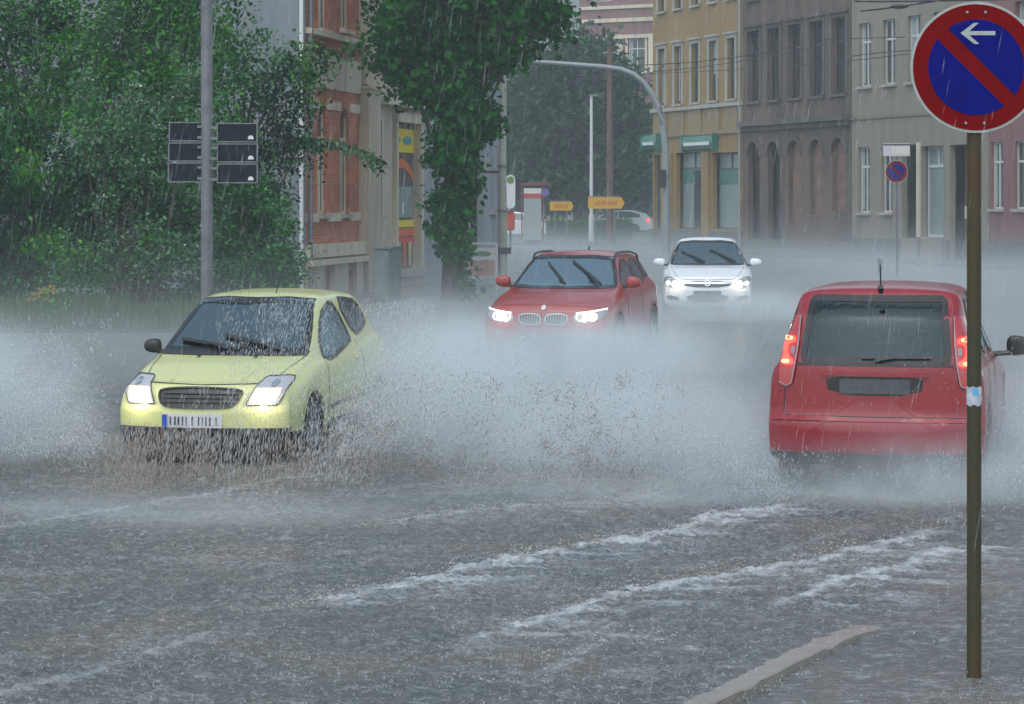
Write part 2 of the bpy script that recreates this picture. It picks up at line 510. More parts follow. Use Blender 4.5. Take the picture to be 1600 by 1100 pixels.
# kerb stones: proud of the water near the camera, sinking under it further on
def kerb_mesh():
    mb = MB(); prev = None; vs = []; fs = []
    P = []
    for i in range(len(kerb_line)-1):
        a, b = kerb_line[i], kerb_line[i+1]
        k = max(2, int((b-a).length/.12))
        P += [a.lerp(b, t/k) for t in range(k)]
    P = P[:330]
    # smooth the line a little
    for _ in range(12):
        P = [P[0]] + [(P[i-1]+P[i]*2+P[i+1])/4 for i in range(1, len(P)-1)] + [P[-1]]
    for i, q in enumerate(P):
        t = (P[min(i+1, len(P)-1)] - P[max(i-1, 0)]).normalized(); nrm = Vector((t.y, -t.x, 0))
        y = q.y
        e = np.interp(y, [9, 11.5, 12.3, 12.8, 15, 20], [.045, .040, .026, -.012, -.02, -.05])
        w = .25; e -= .014*(i % 9 == 0)
        for (o, z) in ((0.012, -.1), (0, e-.006), (-.012, e), (-w*.5, e*.45+.002), (-w, -.012+e*.1), (-w-.01, -.1)):
            jit = .004*math.sin(i*1.7)+.003*math.sin(i*.53)
            c = q + nrm*(o + jit*(abs(o) < .05)); vs.append((c.x, c.y, z))
        if i:
            b = (i-1)*6
            if i % 9 != 0 or True:
                for k in range(5): fs.append((b+k, b+k+1, b+7+k, b+6+k))
    return mb.add(vs, fs)
M['kerb'] = pmat("wet_sandstone_kerb", (.27, .235, .20), .3, var=.7, scale=6, c2=(.15, .14, .12), bump=.7, bscale=35)
kb = kerb_mesh().build("kerb", M['kerb'], smooth=True)
tag(kb, "tan stone kerb just showing above the flood water", kind="structure")
# pavement beyond the kerb lies just under the water; dry strips in front of the houses
# ------------------------------------------------------------------ cars
def gsmooth(A, s, axis, mirror_lo=None):
    """gaussian smoothing of an array of points along an axis"""
    if s <= 0: return A
    k = np.arange(-int(3*s)-1, int(3*s)+2); w = np.exp(-.5*(k/s)**2); w /= w.sum()
    A = np.moveaxis(A, axis, 0); n = len(A); out = np.zeros_like(A)
    for kk, ww in zip(k, w):
        i = np.clip(np.arange(n)+kk, 0, n-1)
        out += ww*A[i]
    return np.moveaxis(out, 0, axis)

class Car:
    def __init__(s, name, label, loc, theta, spec, paint, facing='front'):
        s.sp = spec; s.paint = paint
        L = spec['L']
        if facing == 'front':      # nose towards the camera, tail going away at angle theta
            s.root = empty(name, loc, -theta, label, "car")
        else:                      # loc is the middle of the tail
            d = Vector((math.sin(theta), math.cos(theta), 0))
            s.root = empty(name, Vector(loc)+d*L, math.pi-theta, label, "car")
        s.make_body()

    def make_body(s):
        sp = s.sp; st = sp['st']; L = sp['L']
        # station: y, W, zb, zsill, zmid, zshoulder, wbase, zbase, wtop, ztop, zc
        T = np.array(st, float)
        ys = np.linspace(0, L, int(L/.034))
        C = [np.interp(ys, T[:, 0], T[:, k]) for k in range(T.shape[1])]
        for k in range(1, T.shape[1]):
            c = C[k][:, None]; C[k] = gsmooth(c, sp.get('sy', 1.6), 0)[:, 0]
        _, W, zb, zs, zm, zh, wb, zB, wt, zt, zc = C
        n = len(ys); z0 = np.zeros(n)
        P = [(z0, zb), (.8*W, zb), (.955*W, zb+.03), (.985*W, zs), (W, zm), (.975*W, zh), (wb, zB), (wt, zt), (.78*wt, zt+.62*(zc-zt)), (.4*wt, zt+.92*(zc-zt)), (z0, zc)]
        seg = [6, 3, 4, 7, 6, 4, 11, 4, 6, 6]
        ring = []
        for i, k in enumerate(seg):
            for q in range(k):
                t = q/k
                ring.append(np.stack([P[i][0]*(1-t)+P[i+1][0]*t, ys, P[i][1]*(1-t)+P[i+1][1]*t], 1))
        ring.append(np.stack([P[-1][0], ys, P[-1][1]], 1))
        G = np.stack(ring, 1)                      # n x m x 3
        pad = 6
        lo = G[:, 1:pad+1][:, ::-1].copy(); lo[..., 0] *= -1
        hi = G[:, -pad-1:-1][:, ::-1].copy(); hi[..., 0] *= -1
        Gs = gsmooth(np.concatenate([lo, G, hi], 1), sp.get('sr', 1.3), 1)[:, pad:-pad]
        G = Gs
        G[:, 0, 0] = 0; G[:, -1, 0] = 0
        full = np.concatenate([G, (G[:, 1:-1]*np.array([-1, 1, 1]))[:, ::-1]], 1)   # closed ring
        # rounded nose and tail caps
        def cap(r, sgn, b):
            zc_ = (r[:, 2].max()+r[:, 2].min())/2; out = []
            for t in np.linspace(.06, 1, 20):
                q = r.copy(); sc = math.sqrt(max(0, 1-(t*.999)**2.4)) if t < 1 else 0
                sc = (1-t**3.0)
                q[:, 0] *= sc; q[:, 2] = zc_+(q[:, 2]-zc_)*sc; q[:, 1] += sgn*b*math.sin(t*math.pi/2)
                out.append(q)
            return out
        front = cap(full[0], -1, sp.get('capf', .06))[::-1]; rear = cap(full[-1], 1, sp.get('capr', .05))
        A = np.concatenate([np.stack(front), full, np.stack(rear)], 0)
        # plan bow and side profile of nose and tail
        x, y, z = A[..., 0], A[..., 1].copy(), A[..., 2]
        W0 = sp['st'][len(st)//2][1]
        u = np.abs(x)/W0
        nf = np.clip(1-y/sp.get('nosefade', 1.0), 0, 1); nf = nf*nf*(3-2*nf)
        rf = np.clip(1-(L-y)/sp.get('tailfade', .8), 0, 1); rf = rf*rf*(3-2*rf)
        nz = np.interp(z, *zip(*sp['nose'])); tz = np.interp(z, *zip(*sp['tail']))
        A[..., 1] = y + nf*(sp.get('bowf', .2)*u**2.6 + nz) - rf*(sp.get('bowr', .12)*u**2.6 + tz)
        nI, nJ = A.shape[:2]
        Vx = A.reshape(-1, 3)
        idx = np.arange(nI*nJ).reshape(nI, nJ)
        F = np.stack([idx[:-1].ravel(), np.roll(idx, -1, 1)[:-1].ravel(), np.roll(idx, -1, 1)[1:].ravel(), idx[1:].ravel()], 1)
        s.V = Vx; s.F = F
        s.bvh = BVHTree.FromPolygons([tuple(v) for v in Vx], [tuple(f) for f in F])
        s.cen = Vx[F].mean(1)
        s.drop = np.zeros(len(F), bool)

    # axis 'f' front view (x,z) seen from -y, 'r' rear view from +y, 's+' / 's-' side view (y,z) from +x / -x, 't' top (x,y)
    def cast(s, ax, a, b, off):
        L = s.sp['L']
        o, d = {'f': (Vector((a, -3, b)), Vector((0, 1, 0))), 'r': (Vector((a, L+3, b)), Vector((0, -1, 0))),
                's+': (Vector((3, a, b)), Vector((-1, 0, 0))), 's-': (Vector((-3, a, b)), Vector((1, 0, 0))),
                't': (Vector((a, b, 3)), Vector((0, 0, -1)))}[ax]
        h = s.bvh.ray_cast(o, d)
        if h[0] is None:
            q = o + d*3
            h = s.bvh.find_nearest(q)
            return h[0] + h[1]*0 - d*off
        nn = h[1] if h[1].dot(d) < 0 else -h[1]
        return h[0] + (nn*.5 - d*.5).normalized()*off

    def patch(s, name, poly, ax, mat, off=.006, grid=.05, parent=None, depth=.02, extra=None):
        bm = bmesh.new()
        bm.faces.new([bm.verts.new((a, b, 0)) for a, b in poly])
        a0 = min(p[0] for p in poly); a1 = max(p[0] for p in poly); b0 = min(p[1] for p in poly); b1 = max(p[1] for p in poly)
        for lo, hi, nrm, k in ((a0, a1, (1, 0, 0), 0), (b0, b1, (0, 1, 0), 1)):
            q = math.floor(lo/grid)*grid + grid
            while q < hi:
                co = (q, 0, 0) if k == 0 else (0, q, 0)
                bmesh.ops.bisect_plane(bm, geom=bm.verts[:]+bm.edges[:]+bm.faces[:], plane_co=co, plane_no=nrm)
                q += grid
        for v in bm.verts:
            v.co = s.cast(ax, v.co.x, v.co.y, off + (extra(v.co.x, v.co.y) if extra else 0))
        inn = {'f': Vector((0, 1, 0)), 'r': Vector((0, -1, 0)), 's+': Vector((-1, 0, 0)), 's-': Vector((1, 0, 0)), 't': Vector((0, 0, -1))}[ax]
        be = [e for e in bm.edges if len(e.link_faces) == 1]
        ret = bmesh.ops.extrude_edge_only(bm, edges=be)
        for v in [g for g in ret['geom'] if isinstance(g, bmesh.types.BMVert)]:
            v.co += inn*depth
        bmesh.ops.recalc_face_normals(bm, faces=bm.faces[:])
        me = bpy.data.meshes.new(name); bm.to_mesh(me); bm.free()
        o = link_mesh(name, me, mat, parent or s.root, smooth=True)
        try: me.set_sharp_from_angle(angle=R(40))
        except Exception: pass
        return o

    def strip(s, name, pts, ax, mat, w=.03, off=.008, closed=True, parent=None, step=.04, depth=.01):
        n = len(pts); Q = []
        for i in range(n if closed else n-1):
            a = pts[i]; b = pts[(i+1) % n]; L = math.dist(a, b); k = max(1, int(L/step))
            Q += [(a[0]+(b[0]-a[0])*t/k, a[1]+(b[1]-a[1])*t/k) for t in range(k)]
        if not closed: Q.append(pts[-1])
        m = len(Q); vs = []
        for i, q in enumerate(Q):
            a = Q[i-1] if (closed or i) else q; b = Q[(i+1) % m] if (closed or i < m-1) else q
            tx, ty = b[0]-a[0], b[1]-a[1]; l = math.hypot(tx, ty) or 1
            nx_, ny_ = -ty/l, tx/l
            for o in (-w/2, w/2): vs.append(s.cast(ax, q[0]+nx_*o, q[1]+ny_*o, off))
            for o in (-w/2, w/2): vs.append(s.cast(ax, q[0]+nx_*o, q[1]+ny_*o, off-depth))
        fs = []
        for i in range(m if closed else m-1):
            j = (i+1) % m
            fs += [(4*i, 4*i+1, 4*j+1, 4*j), (4*i, 4*j, 4*j+2, 4*i+2), (4*i+1, 4*i+3, 4*j+3, 4*j+1)]
        return MB().add(vs, fs).build(name, mat, parent or s.root, smooth=True)

    def window(s, name, poly, ax, rim=.035, cut=.03, mat=None):
        g = s.patch(name, poly, ax, mat or M['glass'], off=.004, depth=.002)
        cx = sum(p[0] for p in poly)/len(poly); cy = sum(p[1] for p in poly)/len(poly)
        def shr(d): return [(cx+(a-cx)*(1-d/max(.05, math.hypot(a-cx, b-cy))), cy+(b-cy)*(1-d/max(.05, math.hypot(a-cx, b-cy)))) for a, b in poly]
        s.strip("window_seal", shr(rim*.45), ax, M['frit'], w=rim, off=.008, parent=g)
        inner = shr(cut)
        c = s.cen
        A_, B_ = (c[:, 0], c[:, 2]) if ax in 'fr' else (c[:, 1], c[:, 2])
        L = s.sp['L']
        for i in range(len(c)):
            if c[i, 2] < s.sp['cutz']: continue
            if ax == 'f' and c[i, 1] > L*.5: continue
            if ax == 'r' and c[i, 1] < L*.5: continue
            if ax == 's+' and c[i, 0] < .3: continue
            if ax == 's-' and c[i, 0] > -.3: continue
            if inside(inner, A_[i], B_[i]): s.drop[i] = True
        return g

    def finish(s):
        sp = s.sp
        c = s.cen
        for wy, wr in sp['wheels']:
            m = (np.abs(c[:, 0]) > .35) & (((c[:, 1]-wy)**2 + (c[:, 2]-wr)**2) < (wr+.045)**2)
            s.drop |= m
        keep = ~s.drop
        if sp.get('skirt'):          # unpainted lower edge of the shell
            low = keep & (c[:, 2] < sp['skirt']); keep &= ~low
            fast_mesh("lower_skirt", s.V, s.F[low], M['black'], s.root, smooth=True)
        body = fast_mesh("body", s.V, s.F[keep], s.paint, s.root, smooth=True)
        me = body.data
        bm = bmesh.new(); bm.from_mesh(me); bmesh.ops.remove_doubles(bm, verts=bm.verts[:], dist=.0004)
        bmesh.ops.recalc_face_normals(bm, faces=bm.faces[:])
        bmesh.ops.delete(bm, geom=[v for v in bm.verts if not v.link_faces], context='VERTS'); bm.to_mesh(me); bm.free()
        me.polygons.foreach_set("use_smooth", [True]*len(me.polygons))
        W = sp['st'][len(sp['st'])//2][1]
        for wy, wr in sp['wheels']:
            for sg in (-1, 1):
                rr = wr+.05
                # arch lip follows the body side
                vs = []; fs = []; n = 26
                for k in range(n+1):
                    a = math.pi*(-.08+1.16*k/n); yy = wy+rr*math.cos(a); zz = wr+rr*math.sin(a)
                    p = s.cast('s+' if sg > 0 else 's-', wy+(rr+.03)*math.cos(a), max(.2, wr+(rr+.03)*math.sin(a)), .006)
                    q = Vector((p.x-sg*.004, yy-.03*math.cos(a), zz-.03*math.sin(a))); q2 = Vector((p.x-sg*.18, q.y, q.z))
                    vs += [p, q, q2]
                    if k: b = 3*k; fs += [(b-3, b-2, b+1, b), (b-2, b-1, b+2, b+1)]
                MB().add(vs, fs).build("wheel_arch", s.paint if not sp.get('archblack') else M['black'], s.root, smooth=True)
                # wheel: tyre with a rounded tread, rim with spokes
                xo = sg*(W-.02); xi = sg*(W-.22)
                prof = [(xi, .62), (xi, .93), (xi+sg*.03, 1.0), (xo-sg*.03, 1.0), (xo, .94), (xo+sg*.004, .8), (xo-sg*.012, .66)]
                n = 32; vs = []; fs = []
                for k in range(n):
                    a = 2*math.pi*k/n
                    for px_, r_ in prof: vs.append((px_, wy+wr*r_*math.cos(a), wr+wr*r_*math.sin(a)))
                m_ = len(prof)
                for k in range(n):
                    for j in range(m_-1): fs.append((k*m_+j, k*m_+j+1, ((k+1) % n)*m_+j+1, ((k+1) % n)*m_+j))
                wroot = MB().add(vs, fs).build("wheel", M['rubber'], s.root, smooth=True)
                mb = MB()
                for k in range(7):
                    a0 = 2*math.pi*k/7
                    def pt(r_, da, xx): return (xx, wy+wr*r_*math.cos(a0+da), wr+wr*r_*math.sin(a0+da))
                    x1 = xo-sg*.03; x2 = xo-sg*.055
                    mb.add([pt(.14, -.7, x1), pt(.14, .7, x1), pt(.64, .15, x1), pt(.64, -.15, x1), pt(.14, -.7, x2), pt(.14, .7, x2), pt(.64, .15, x2), pt(.64, -.15, x2)],
                           [(0,1,2,3),(4,7,6,5),(0,3,7,4),(1,5,6,2),(2,6,7,3),(0,4,5,1)])
                mb.tube([(xo-sg*.02, wy, wr), (xo-sg*.07, wy, wr)], wr*.17, 12)
                # rim ring
                vs = []; fs = []
                for k in range(n):
                    a = 2*math.pi*k/n
                    for px_, r_ in ((xo-sg*.012, .66), (xo-sg*.02, .60), (xo-sg*.12, .58)): vs.append((px_, wy+wr*r_*math.cos(a), wr+wr*r_*math.sin(a)))
                for k in range(n):
                    for j in range(2): fs.append((k*3+j, k*3+j+1, ((k+1) % n)*3+j+1, ((k+1) % n)*3+j))
                mb.add(vs, fs)
                # back disc closes the wheel
                mb.add([(xo-sg*.12, wy+wr*.6*math.cos(2*math.pi*k/16), wr+wr*.6*math.sin(2*math.pi*k/16)) for k in range(16)], [tuple(range(16))])
                mb.build("rim", sp.get('rim', M['alloy']), wroot)
                # dark arch liner
        mb = MB(); L = sp['L']
        for wy, wr in sp['wheels']:
            mb.box(-W*.72, W*.72, wy-wr*.95, wy+wr*.95, wr*.75, wr*1.85)
        mb.box(-W*.8, W*.8, .5, L-.4, .2, .30)
        mb.build("underbody", M['rubber'], s.root)
        # cabin: dashboard, seats with head restraints, steering wheel
        c0, zf, zr = sp['cabin']     # dashboard y, seat-back base height, head height
        mb = MB()
        mb.box(-W*.82, W*.82, c0, c0+.35, zf, zf+.16)
        mb.box(-W*.86, W*.86, c0+.2, sp['cabin_end'], zf-.25, zf-.05)
        for yy, xs_ in ((c0+1.15, (-.36, .36)), (sp['cabin_end']-.35, (-.42, 0, .42))):
            for x in xs_:
                mb.bbox(x-.23, x+.23, yy, yy+.12, zf-.1, zr-.18, .05)
                mb.bbox(x-.12, x+.12, yy+.02, yy+.10, zr-.14, zr+.02, .035)
                mb.tube([(x-.06, yy+.06, zr-.2), (x-.06, yy+.06, zr-.12)], .008, 5)
        mb.tube([(.36+.18*math.cos(t), c0+.5+.06*math.sin(t), zf+.17+.17*math.sin(t)) for t in [2*math.pi*k/20 for k in range(21)]], .014, 6)
        mb.build("cabin", M['interior'], s.root, smooth=True)
        return s.root

    def mirror(s, sg, y, z, w=.2, h=.14, mat=None, out=.06):
        W = s.cast('s+' if sg > 0 else 's-', y, z-.08, 0).x
        mb = MB()
        x0 = W + sg*out
        # housing: a rounded shell
        bm = bmesh.new(); bmesh.ops.create_icosphere(bm, subdivisions=3, radius=1)
        for v in bm.verts:
            q = v.co.copy()
            q = Vector([math.copysign(abs(c)**.75, c) for c in q])
            v.co = Vector((x0 + sg*w/2 + q.x*w/2, y + q.y*.06 if q.y < 0 else y+q.y*.03, z + q.z*h/2*(1-.15*sg*q.x)))
        bm.verts.index_update()
        mb.add([v.co[:] for v in bm.verts], [[v.index for v in f.verts] for f in bm.faces]); bm.free()
        o = mb.build("mirror", mat or s.paint, s.root, smooth=True)
        MB().tube([(W-sg*.03, y+.02, z-h*.45), (x0+sg*.05, y, z-h*.35)], .022, 8).build("mirror_arm", M['black'], o, smooth=True)
        return o

    def wiper(s, ax, a, b, arm=None):
        """blade from a to b over the glass, arm from its pivot to the blade's middle"""
        w = s.strip("wiper", [a, b], ax, M['black'], w=.022, off=.035, closed=False, depth=.025)
        if arm:
            s.strip("wiper_arm", [arm, ((a[0]+b[0])/2, (a[1]+b[1])/2)], ax, M['black'], w=.016, off=.05, closed=False, parent=w, depth=.015)
        return w

def mirx(poly): return [(-a, b) for a, b in poly][::-1]

def lamp_light(car, loc, energy, colr=(1, .86, .66), r=.035):
    """the light a lit headlamp gives to the wet air and the bumper round it"""
    l = bpy.data.lights.new("lamp_light", 'POINT'); l.energy = energy; l.color = colr; l.shadow_soft_size = r
    o = bpy.data.objects.new("lamp_light", l); COL.objects.link(o); o.parent = car.root; o.location = loc
    o.rotation_euler = (R(90-8), 0, math.pi)     # shines forward (-y), slightly down
    return o

def paint(name, c, rough=.28):
    m = pmat(name, c, rough, coat=.45, bump=.0)
    nt = m.node_tree; p = nt.nodes["Principled BSDF"]
    tc = N(nt, "ShaderNodeTexCoord"); n = N(nt, "ShaderNodeTexNoise", Scale=70.0, Detail=3.0)
    b = N(nt, "ShaderNodeBump", Strength=.22, Distance=.006)
    nt.links.new(tc.outputs["Object"], n.inputs["Vector"]); nt.links.new(n.outputs["Fac"], b.inputs["Height"])
    nt.links.new(b.outputs[0], p.inputs["Normal"]); nt.links.new(b.outputs[0], p.inputs["Coat Normal"])
    return m
M['lens_pale'] = pmat('pale_lamp_glass', (.46, .46, .50), .08, coat=1.0, bump=.3, bscale=30)
M['glass_dark'] = glass_mat('dark_car_glass', (.24, .34, .37), 0.0, .12)
M['yellow'] = paint("pale_yellow_paint", (.57, .60, .26))
M['red_a'] = paint("brick_red_paint", (.30, .02, .015))
M['red_b'] = paint("dark_red_paint", (.25, .004, .012))
M['white'] = paint("white_paint", (.78, .80, .81))

def plate(car, ax, cx, z0, z1, y_off, w=.52, mat=None, blue=True, strokes=True):
    x0, x1 = cx-w/2, cx+w/2
    o = car.patch("number_plate", [(x0, z0), (x1, z0), (x1, z1), (x0, z1)], ax, mat or M['plate'], off=y_off, grid=.3)
    if strokes:
        rs = random.Random(5); mb = MB()
        y = min(v.co.y for v in o.data.vertices) - .002
        xx = x0+.07
        while xx < x1-.03:                       # unreadable strokes, as in the photograph
            wd = rs.uniform(.006, .012); gap = rs.choice([.02, .024, .03, .045])
            mb.box(xx, xx+wd, y-.001, y+.004, z0+.02, z1-.02); xx += wd+gap
        mb.build("characters", M['ink'], o)
        if blue: MB().box(x0+.003, x0+.045, y-.0015, y+.004, z0+.004, z1-.004).build("blue_band", M['plate_blue'], o)
    return o

# ---- pale yellow small hatchback, nose to the camera
sp = dict(skirt=.29, L=3.60, sy=1.5, sr=1.25, cutz=.78, capf=.05, capr=.05, bowf=.14, bowr=.14, nosefade=.9, tailfade=.8,
  st=[ # y    W    zb   zs   zm   zh   wb   zB   wt   zt   zc
     (0.00, .74, .12, .26, .44, .575, .70, .62, .66, .655, .68),
     (0.10, .77, .12, .26, .46, .62, .71, .665, .66, .70, .73),
     (0.45, .795, .12, .26, .48, .70, .72, .745, .67, .785, .82),
     (0.80, .80, .12, .26, .50, .76, .715, .805, .68, .84, .875),
     (0.92, .80, .12, .26, .50, .78, .71, .83, .675, .865, .895),
     (1.60, .81, .12, .26, .52, .80, .735, .86, .565, 1.30, 1.34),
     (1.85, .81, .12, .26, .52, .81, .74, .87, .56, 1.345, 1.385),
     (2.40, .81, .12, .26, .52, .84, .73, .90, .555, 1.35, 1.40),
     (2.95, .80, .12, .26, .54, .88, .71, .95, .54, 1.32, 1.37),
     (3.25, .785, .18, .27, .56, .90, .70, .96, .53, 1.27, 1.32),
     (3.48, .76, .20, .30, .56, .88, .69, .94, .57, 1.02, 1.06),
     (3.60, .73, .22, .32, .56, .84, .68, .90, .60, .94, .96)],
  nose=[(.15, .04), (.3, .0), (.46, .0), (.60, .045), (.70, .10), (.9, .1)], tail=[(.2, .0), (.6, .0), (1, .1), (1.4, .1)],
  wheels=[(.72, .285), (2.98, .285)], cabin=(.95, .74, 1.16), cabin_end=3.1)
C2 = Car("hatchback", "pale yellow small hatchback with lit headlamps driving through the deep water", GP(0, 0)*0 + Vector((-2.60, 20.3, 0)), R(11), sp, M['yellow'])
ws = [(-.655, .905), (.655, .905), (.60, 1.10), (.525, 1.315), (.30, 1.335), (0, 1.34), (-.30, 1.335), (-.525, 1.315), (-.60, 1.10)]
C2.window("windshield", ws, 'f', rim=.045)
C2.patch("cowl", [(-.66, .872), (.66, .872), (.665, .905), (-.665, .905)], 'f', M['black'], off=.01)
for sg, ax in ((1, 's+'), (-1, 's-')):
    C2.window("side_window", chaikin([(1.16, .865), (1.30, .80), (2.16, .93), (2.20, .97), (2.06, 1.29), (1.86, 1.305), (1.52, 1.20)], 1), ax)
    C2.window("quarter_window", chaikin([(2.32, .96), (2.75, 1.01), (3.02, 1.10), (2.90, 1.27), (2.60, 1.31), (2.16, 1.32)], 1), ax)
    C2.strip("door_gap", [(1.18, .84), (1.14, .55), (1.17, .30), (2.24, .30), (2.40, .55), (2.30, .93)], ax, M['ink'], w=.008, off=.003, closed=False)
    C2.patch("door_handle", [(2.06, .78), (2.20, .79), (2.20, .815), (2.06, .805)], ax, M['yellow'], off=.03, depth=.03)
    C2.patch("side_trim", [(1.12, .40), (2.30, .43), (2.30, .46), (1.12, .43)], ax, M['black'], off=.012)
C2.window("rear_window", chaikin([(-.42, 1.04), (.42, 1.04), (.40, 1.26), (-.40, 1.26)], 1), 'r')
hl = [(.40, .525), (.41, .515), (.63, .515), (.655, .53), (.69, .60), (.70, .70), (.69, .73), (.66, .737), (.51, .735), (.485, .72)]
for pol, sg in ((hl, 1), (mirx(hl), -1)):
    o = C2.patch("headlight", pol, 'f', M['lens_pale'], off=.012, grid=.03, depth=.03)
    lit = [(sg*.42, .53), (sg*.625, .53), (sg*.66, .60), (sg*.665, .65), (sg*.465, .65)]
    if sg < 0: lit = lit[::-1]
    C2.patch("lit_reflector", lit, 'f', M['lamp_glow'], off=.018, grid=.03, parent=o)
    C2.patch("lamp", [(sg*.55+.082*math.cos(t), .578+.048*math.sin(t)) for t in [2*math.pi*k/16 for k in range(16)]], 'f', M['lamp_on'], off=.023, grid=.03, parent=o)
    C2.patch("turn_lamp", circle(sg*.60, .685, .028, 12), 'f', M['chrome'], off=.018, grid=.03, parent=o)
    C2.strip("lamp_rim", pol, 'f', M['frit'], w=.006, off=.016, parent=o)
    lamp_light(C2, (sg*.56, -.05, .565), 1.9)
gr = chaikin([(-.335, .505), (-.24, .487), (.24, .487), (.315, .52), (.365, .61), (.345, .64), (0, .655), (-.345, .64), (-.37, .60)], 2)
g = C2.patch("grille", gr, 'f', M['black'], off=.008, grid=.04)
for k in range(3):
    z = .535+.035*k; C2.strip("grille_slat", [(-.32, z), (.32, z)], 'f', M['frit'], w=.010, off=.024, closed=False, parent=g)
C2.strip("grille_rim", gr, 'f', M['frit'], w=.012, off=.02, parent=g)
bs = [(-.66, .105), (.66, .105), (.745, .325), (-.745, .325)]
C2.patch("lower_bumper", bs, 'f', M['black'], off=.012, grid=.06)
plate(C2, 'f', -.055, .325, .437, .022)
C2.strip("bonnet_gap", [(-.66, .88), (-.58, .74), (-.47, .685), (0, .675), (.47, .685), (.58, .74), (.66, .88)], 'f', M['ink'], w=.007, off=.003, closed=False)
for x in (-.26, .25): C2.patch("washer_jet", chaikin([(x-.014, .857), (x+.014, .857), (x+.014, .867), (x-.014, .867)], 1), 'f', M['black'], off=.016)
for sg in (1, -1): C2.strip("bonnet_crease", [(sg*.40, .855), (sg*.34, .78), (sg*.30, .70)], 'f', M['yellow'], w=.028, off=.005, closed=False)
C2.wiper('f', (-.52, .985), (.06, .915), (-.02, .90))
C2.wiper('f', (-.13, 1.02), (.40, .93), (.45, .90))
C2.mirror(-1, 1.12, .93, w=.16, h=.125, mat=M['black'], out=.015)
C2.patch("mirror_foot", chaikin([(-.36, 1.285), (.05, 1.285), (.05, 1.31), (-.36, 1.31)], 1), 'f', M['frit'], off=.008)
MB().tube([(.12, 1.8, 1.37), (.13, 1.9, 1.52)], .005, 5).build("antenna", M['black'], C2.root)
C2.finish()

# ---- brick red crossover with roof rails, nose to the camera
sp = dict(L=4.45, sy=1.6, sr=1.3, cutz=.9, capf=.05, capr=.06, bowf=.22, bowr=.16, nosefade=1.0, tailfade=.8,
  st=[(0.00, .84, .20, .32, .50, .66, .80, .72, .74, .77, .80),
      (0.12, .87, .20, .32, .52, .70, .81, .76, .74, .81, .85),
      (0.60, .895, .20, .30, .56, .78, .81, .84, .73, .90, .94),
      (1.20, .90, .20, .30, .58, .84, .81, .91, .74, .965, 1.005),
      (1.36, .90, .20, .30, .58, .86, .81, .93, .745, .985, 1.02),
      (2.05, .90, .20, .30, .60, .89, .815, .97, .61, 1.38, 1.425),
      (2.35, .90, .20, .30, .60, .90, .81, .98, .60, 1.42, 1.475),
      (3.20, .90, .20, .30, .62, .93, .80, 1.01, .59, 1.42, 1.475),
      (3.90, .89, .22, .32, .64, .96, .77, 1.04, .57, 1.37, 1.43),
      (4.25, .86, .24, .34, .64, .95, .74, 1.03, .60, 1.14, 1.18),
      (4.45, .80, .26, .36, .62, .90, .72, .98, .64, 1.02, 1.05)],
  nose=[(.2, .06), (.35, .0), (.55, .0), (.72, .03), (.82, .10), (1, .1)], tail=[(.2, 0), (.6, 0), (1.0, .08), (1.5, .1)],
  wheels=[(.85, .335), (3.61, .335)], cabin=(1.4, .86, 1.26), cabin_end=3.9)
X1 = Car("crossover", "brick red crossover with roof rails and lit ring headlamps, half sunk in spray", Vector((.42, 32.5, 0)), R(13), sp, M['red_a'])
ws = [(-.74, 1.00), (.74, 1.00), (.665, 1.2), (.575, 1.385), (.3, 1.41), (0, 1.415), (-.3, 1.41), (-.575, 1.385), (-.665, 1.2)]
X1.window("windshield", ws, 'f', rim=.04, mat=glass_mat('bright_reflection_windscreen', (.30, .42, .44), .42, .3))  # reflection raised above the other car glass to brighten this windscreen
for sg, ax in ((1, 's+'), (-1, 's-')):
    X1.window("side_window", chaikin([(1.55, .985), (2.62, 1.01), (2.62, 1.36), (2.15, 1.35), (1.85, 1.2)], 1), ax)
    X1.window("rear_side_window", chaikin([(2.72, 1.015), (3.42, 1.04), (3.40, 1.35), (2.72, 1.365)], 1), ax)
    X1.window("quarter_window", chaikin([(3.50, 1.05), (3.98, 1.12), (3.85, 1.28), (3.49, 1.345)], 1), ax)
    X1.strip("door_gap", [(1.55, .96), (1.45, .6), (1.5, .34), (2.6, .34), (2.66, .6), (2.66, 1.0)], ax, M['ink'], w=.008, off=.003, closed=False)
    X1.patch("sill_cladding", [(1.15, .2), (3.3, .2), (3.3, .34), (1.15, .34)], ax, M['black'], off=.012)
    mb = MB(); pts = []
    for k in range(15):
        t = k/14; yy = 1.98+1.95*t; zz = X1.cast('t', sg*.585, yy, 0).z
        pts.append((sg*.585, yy, zz + (.05 if 0 < k < 14 else -.01)))
    mb.tube(pts, .018, 8).build("roof_rail", M['black'], X1.root, smooth=True)
X1.window("rear_window", chaikin([(-.42, 1.12), (.42, 1.12), (.40, 1.34), (-.40, 1.34)], 1), 'r')
hl = chaikin([(.40, .60), (.50, .565), (.70, .585), (.80, .65), (.83, .755), (.70, .735), (.42, .70)], 1)
for pol, sg in ((hl, 1), (mirx(hl), -1)):
    o = X1.patch("headlight", pol, 'f', M['lens'], off=.010, grid=.04)
    X1.strip("led_brow", [(sg*.44, .695), (sg*.62, .715), (sg*.81, .745)], 'f', M['led_on'], w=.016, off=.018, closed=False, parent=o)
    for x in (.50, .655):
        rg = circle(sg*x, .645, .052, 16)
        X1.strip("lamp_ring", rg, 'f', M['led_on'], w=.012, off=.02, parent=o, step=.02)
    x = .655 if sg > 0 else .60
    X1.patch("lamp", circle(sg*x, .645, .055, 14), 'f', M['lamp_on'], off=.024, grid=.03, parent=o)
    lamp_light(X1, (sg*.6, -.08, .64), 1.4)
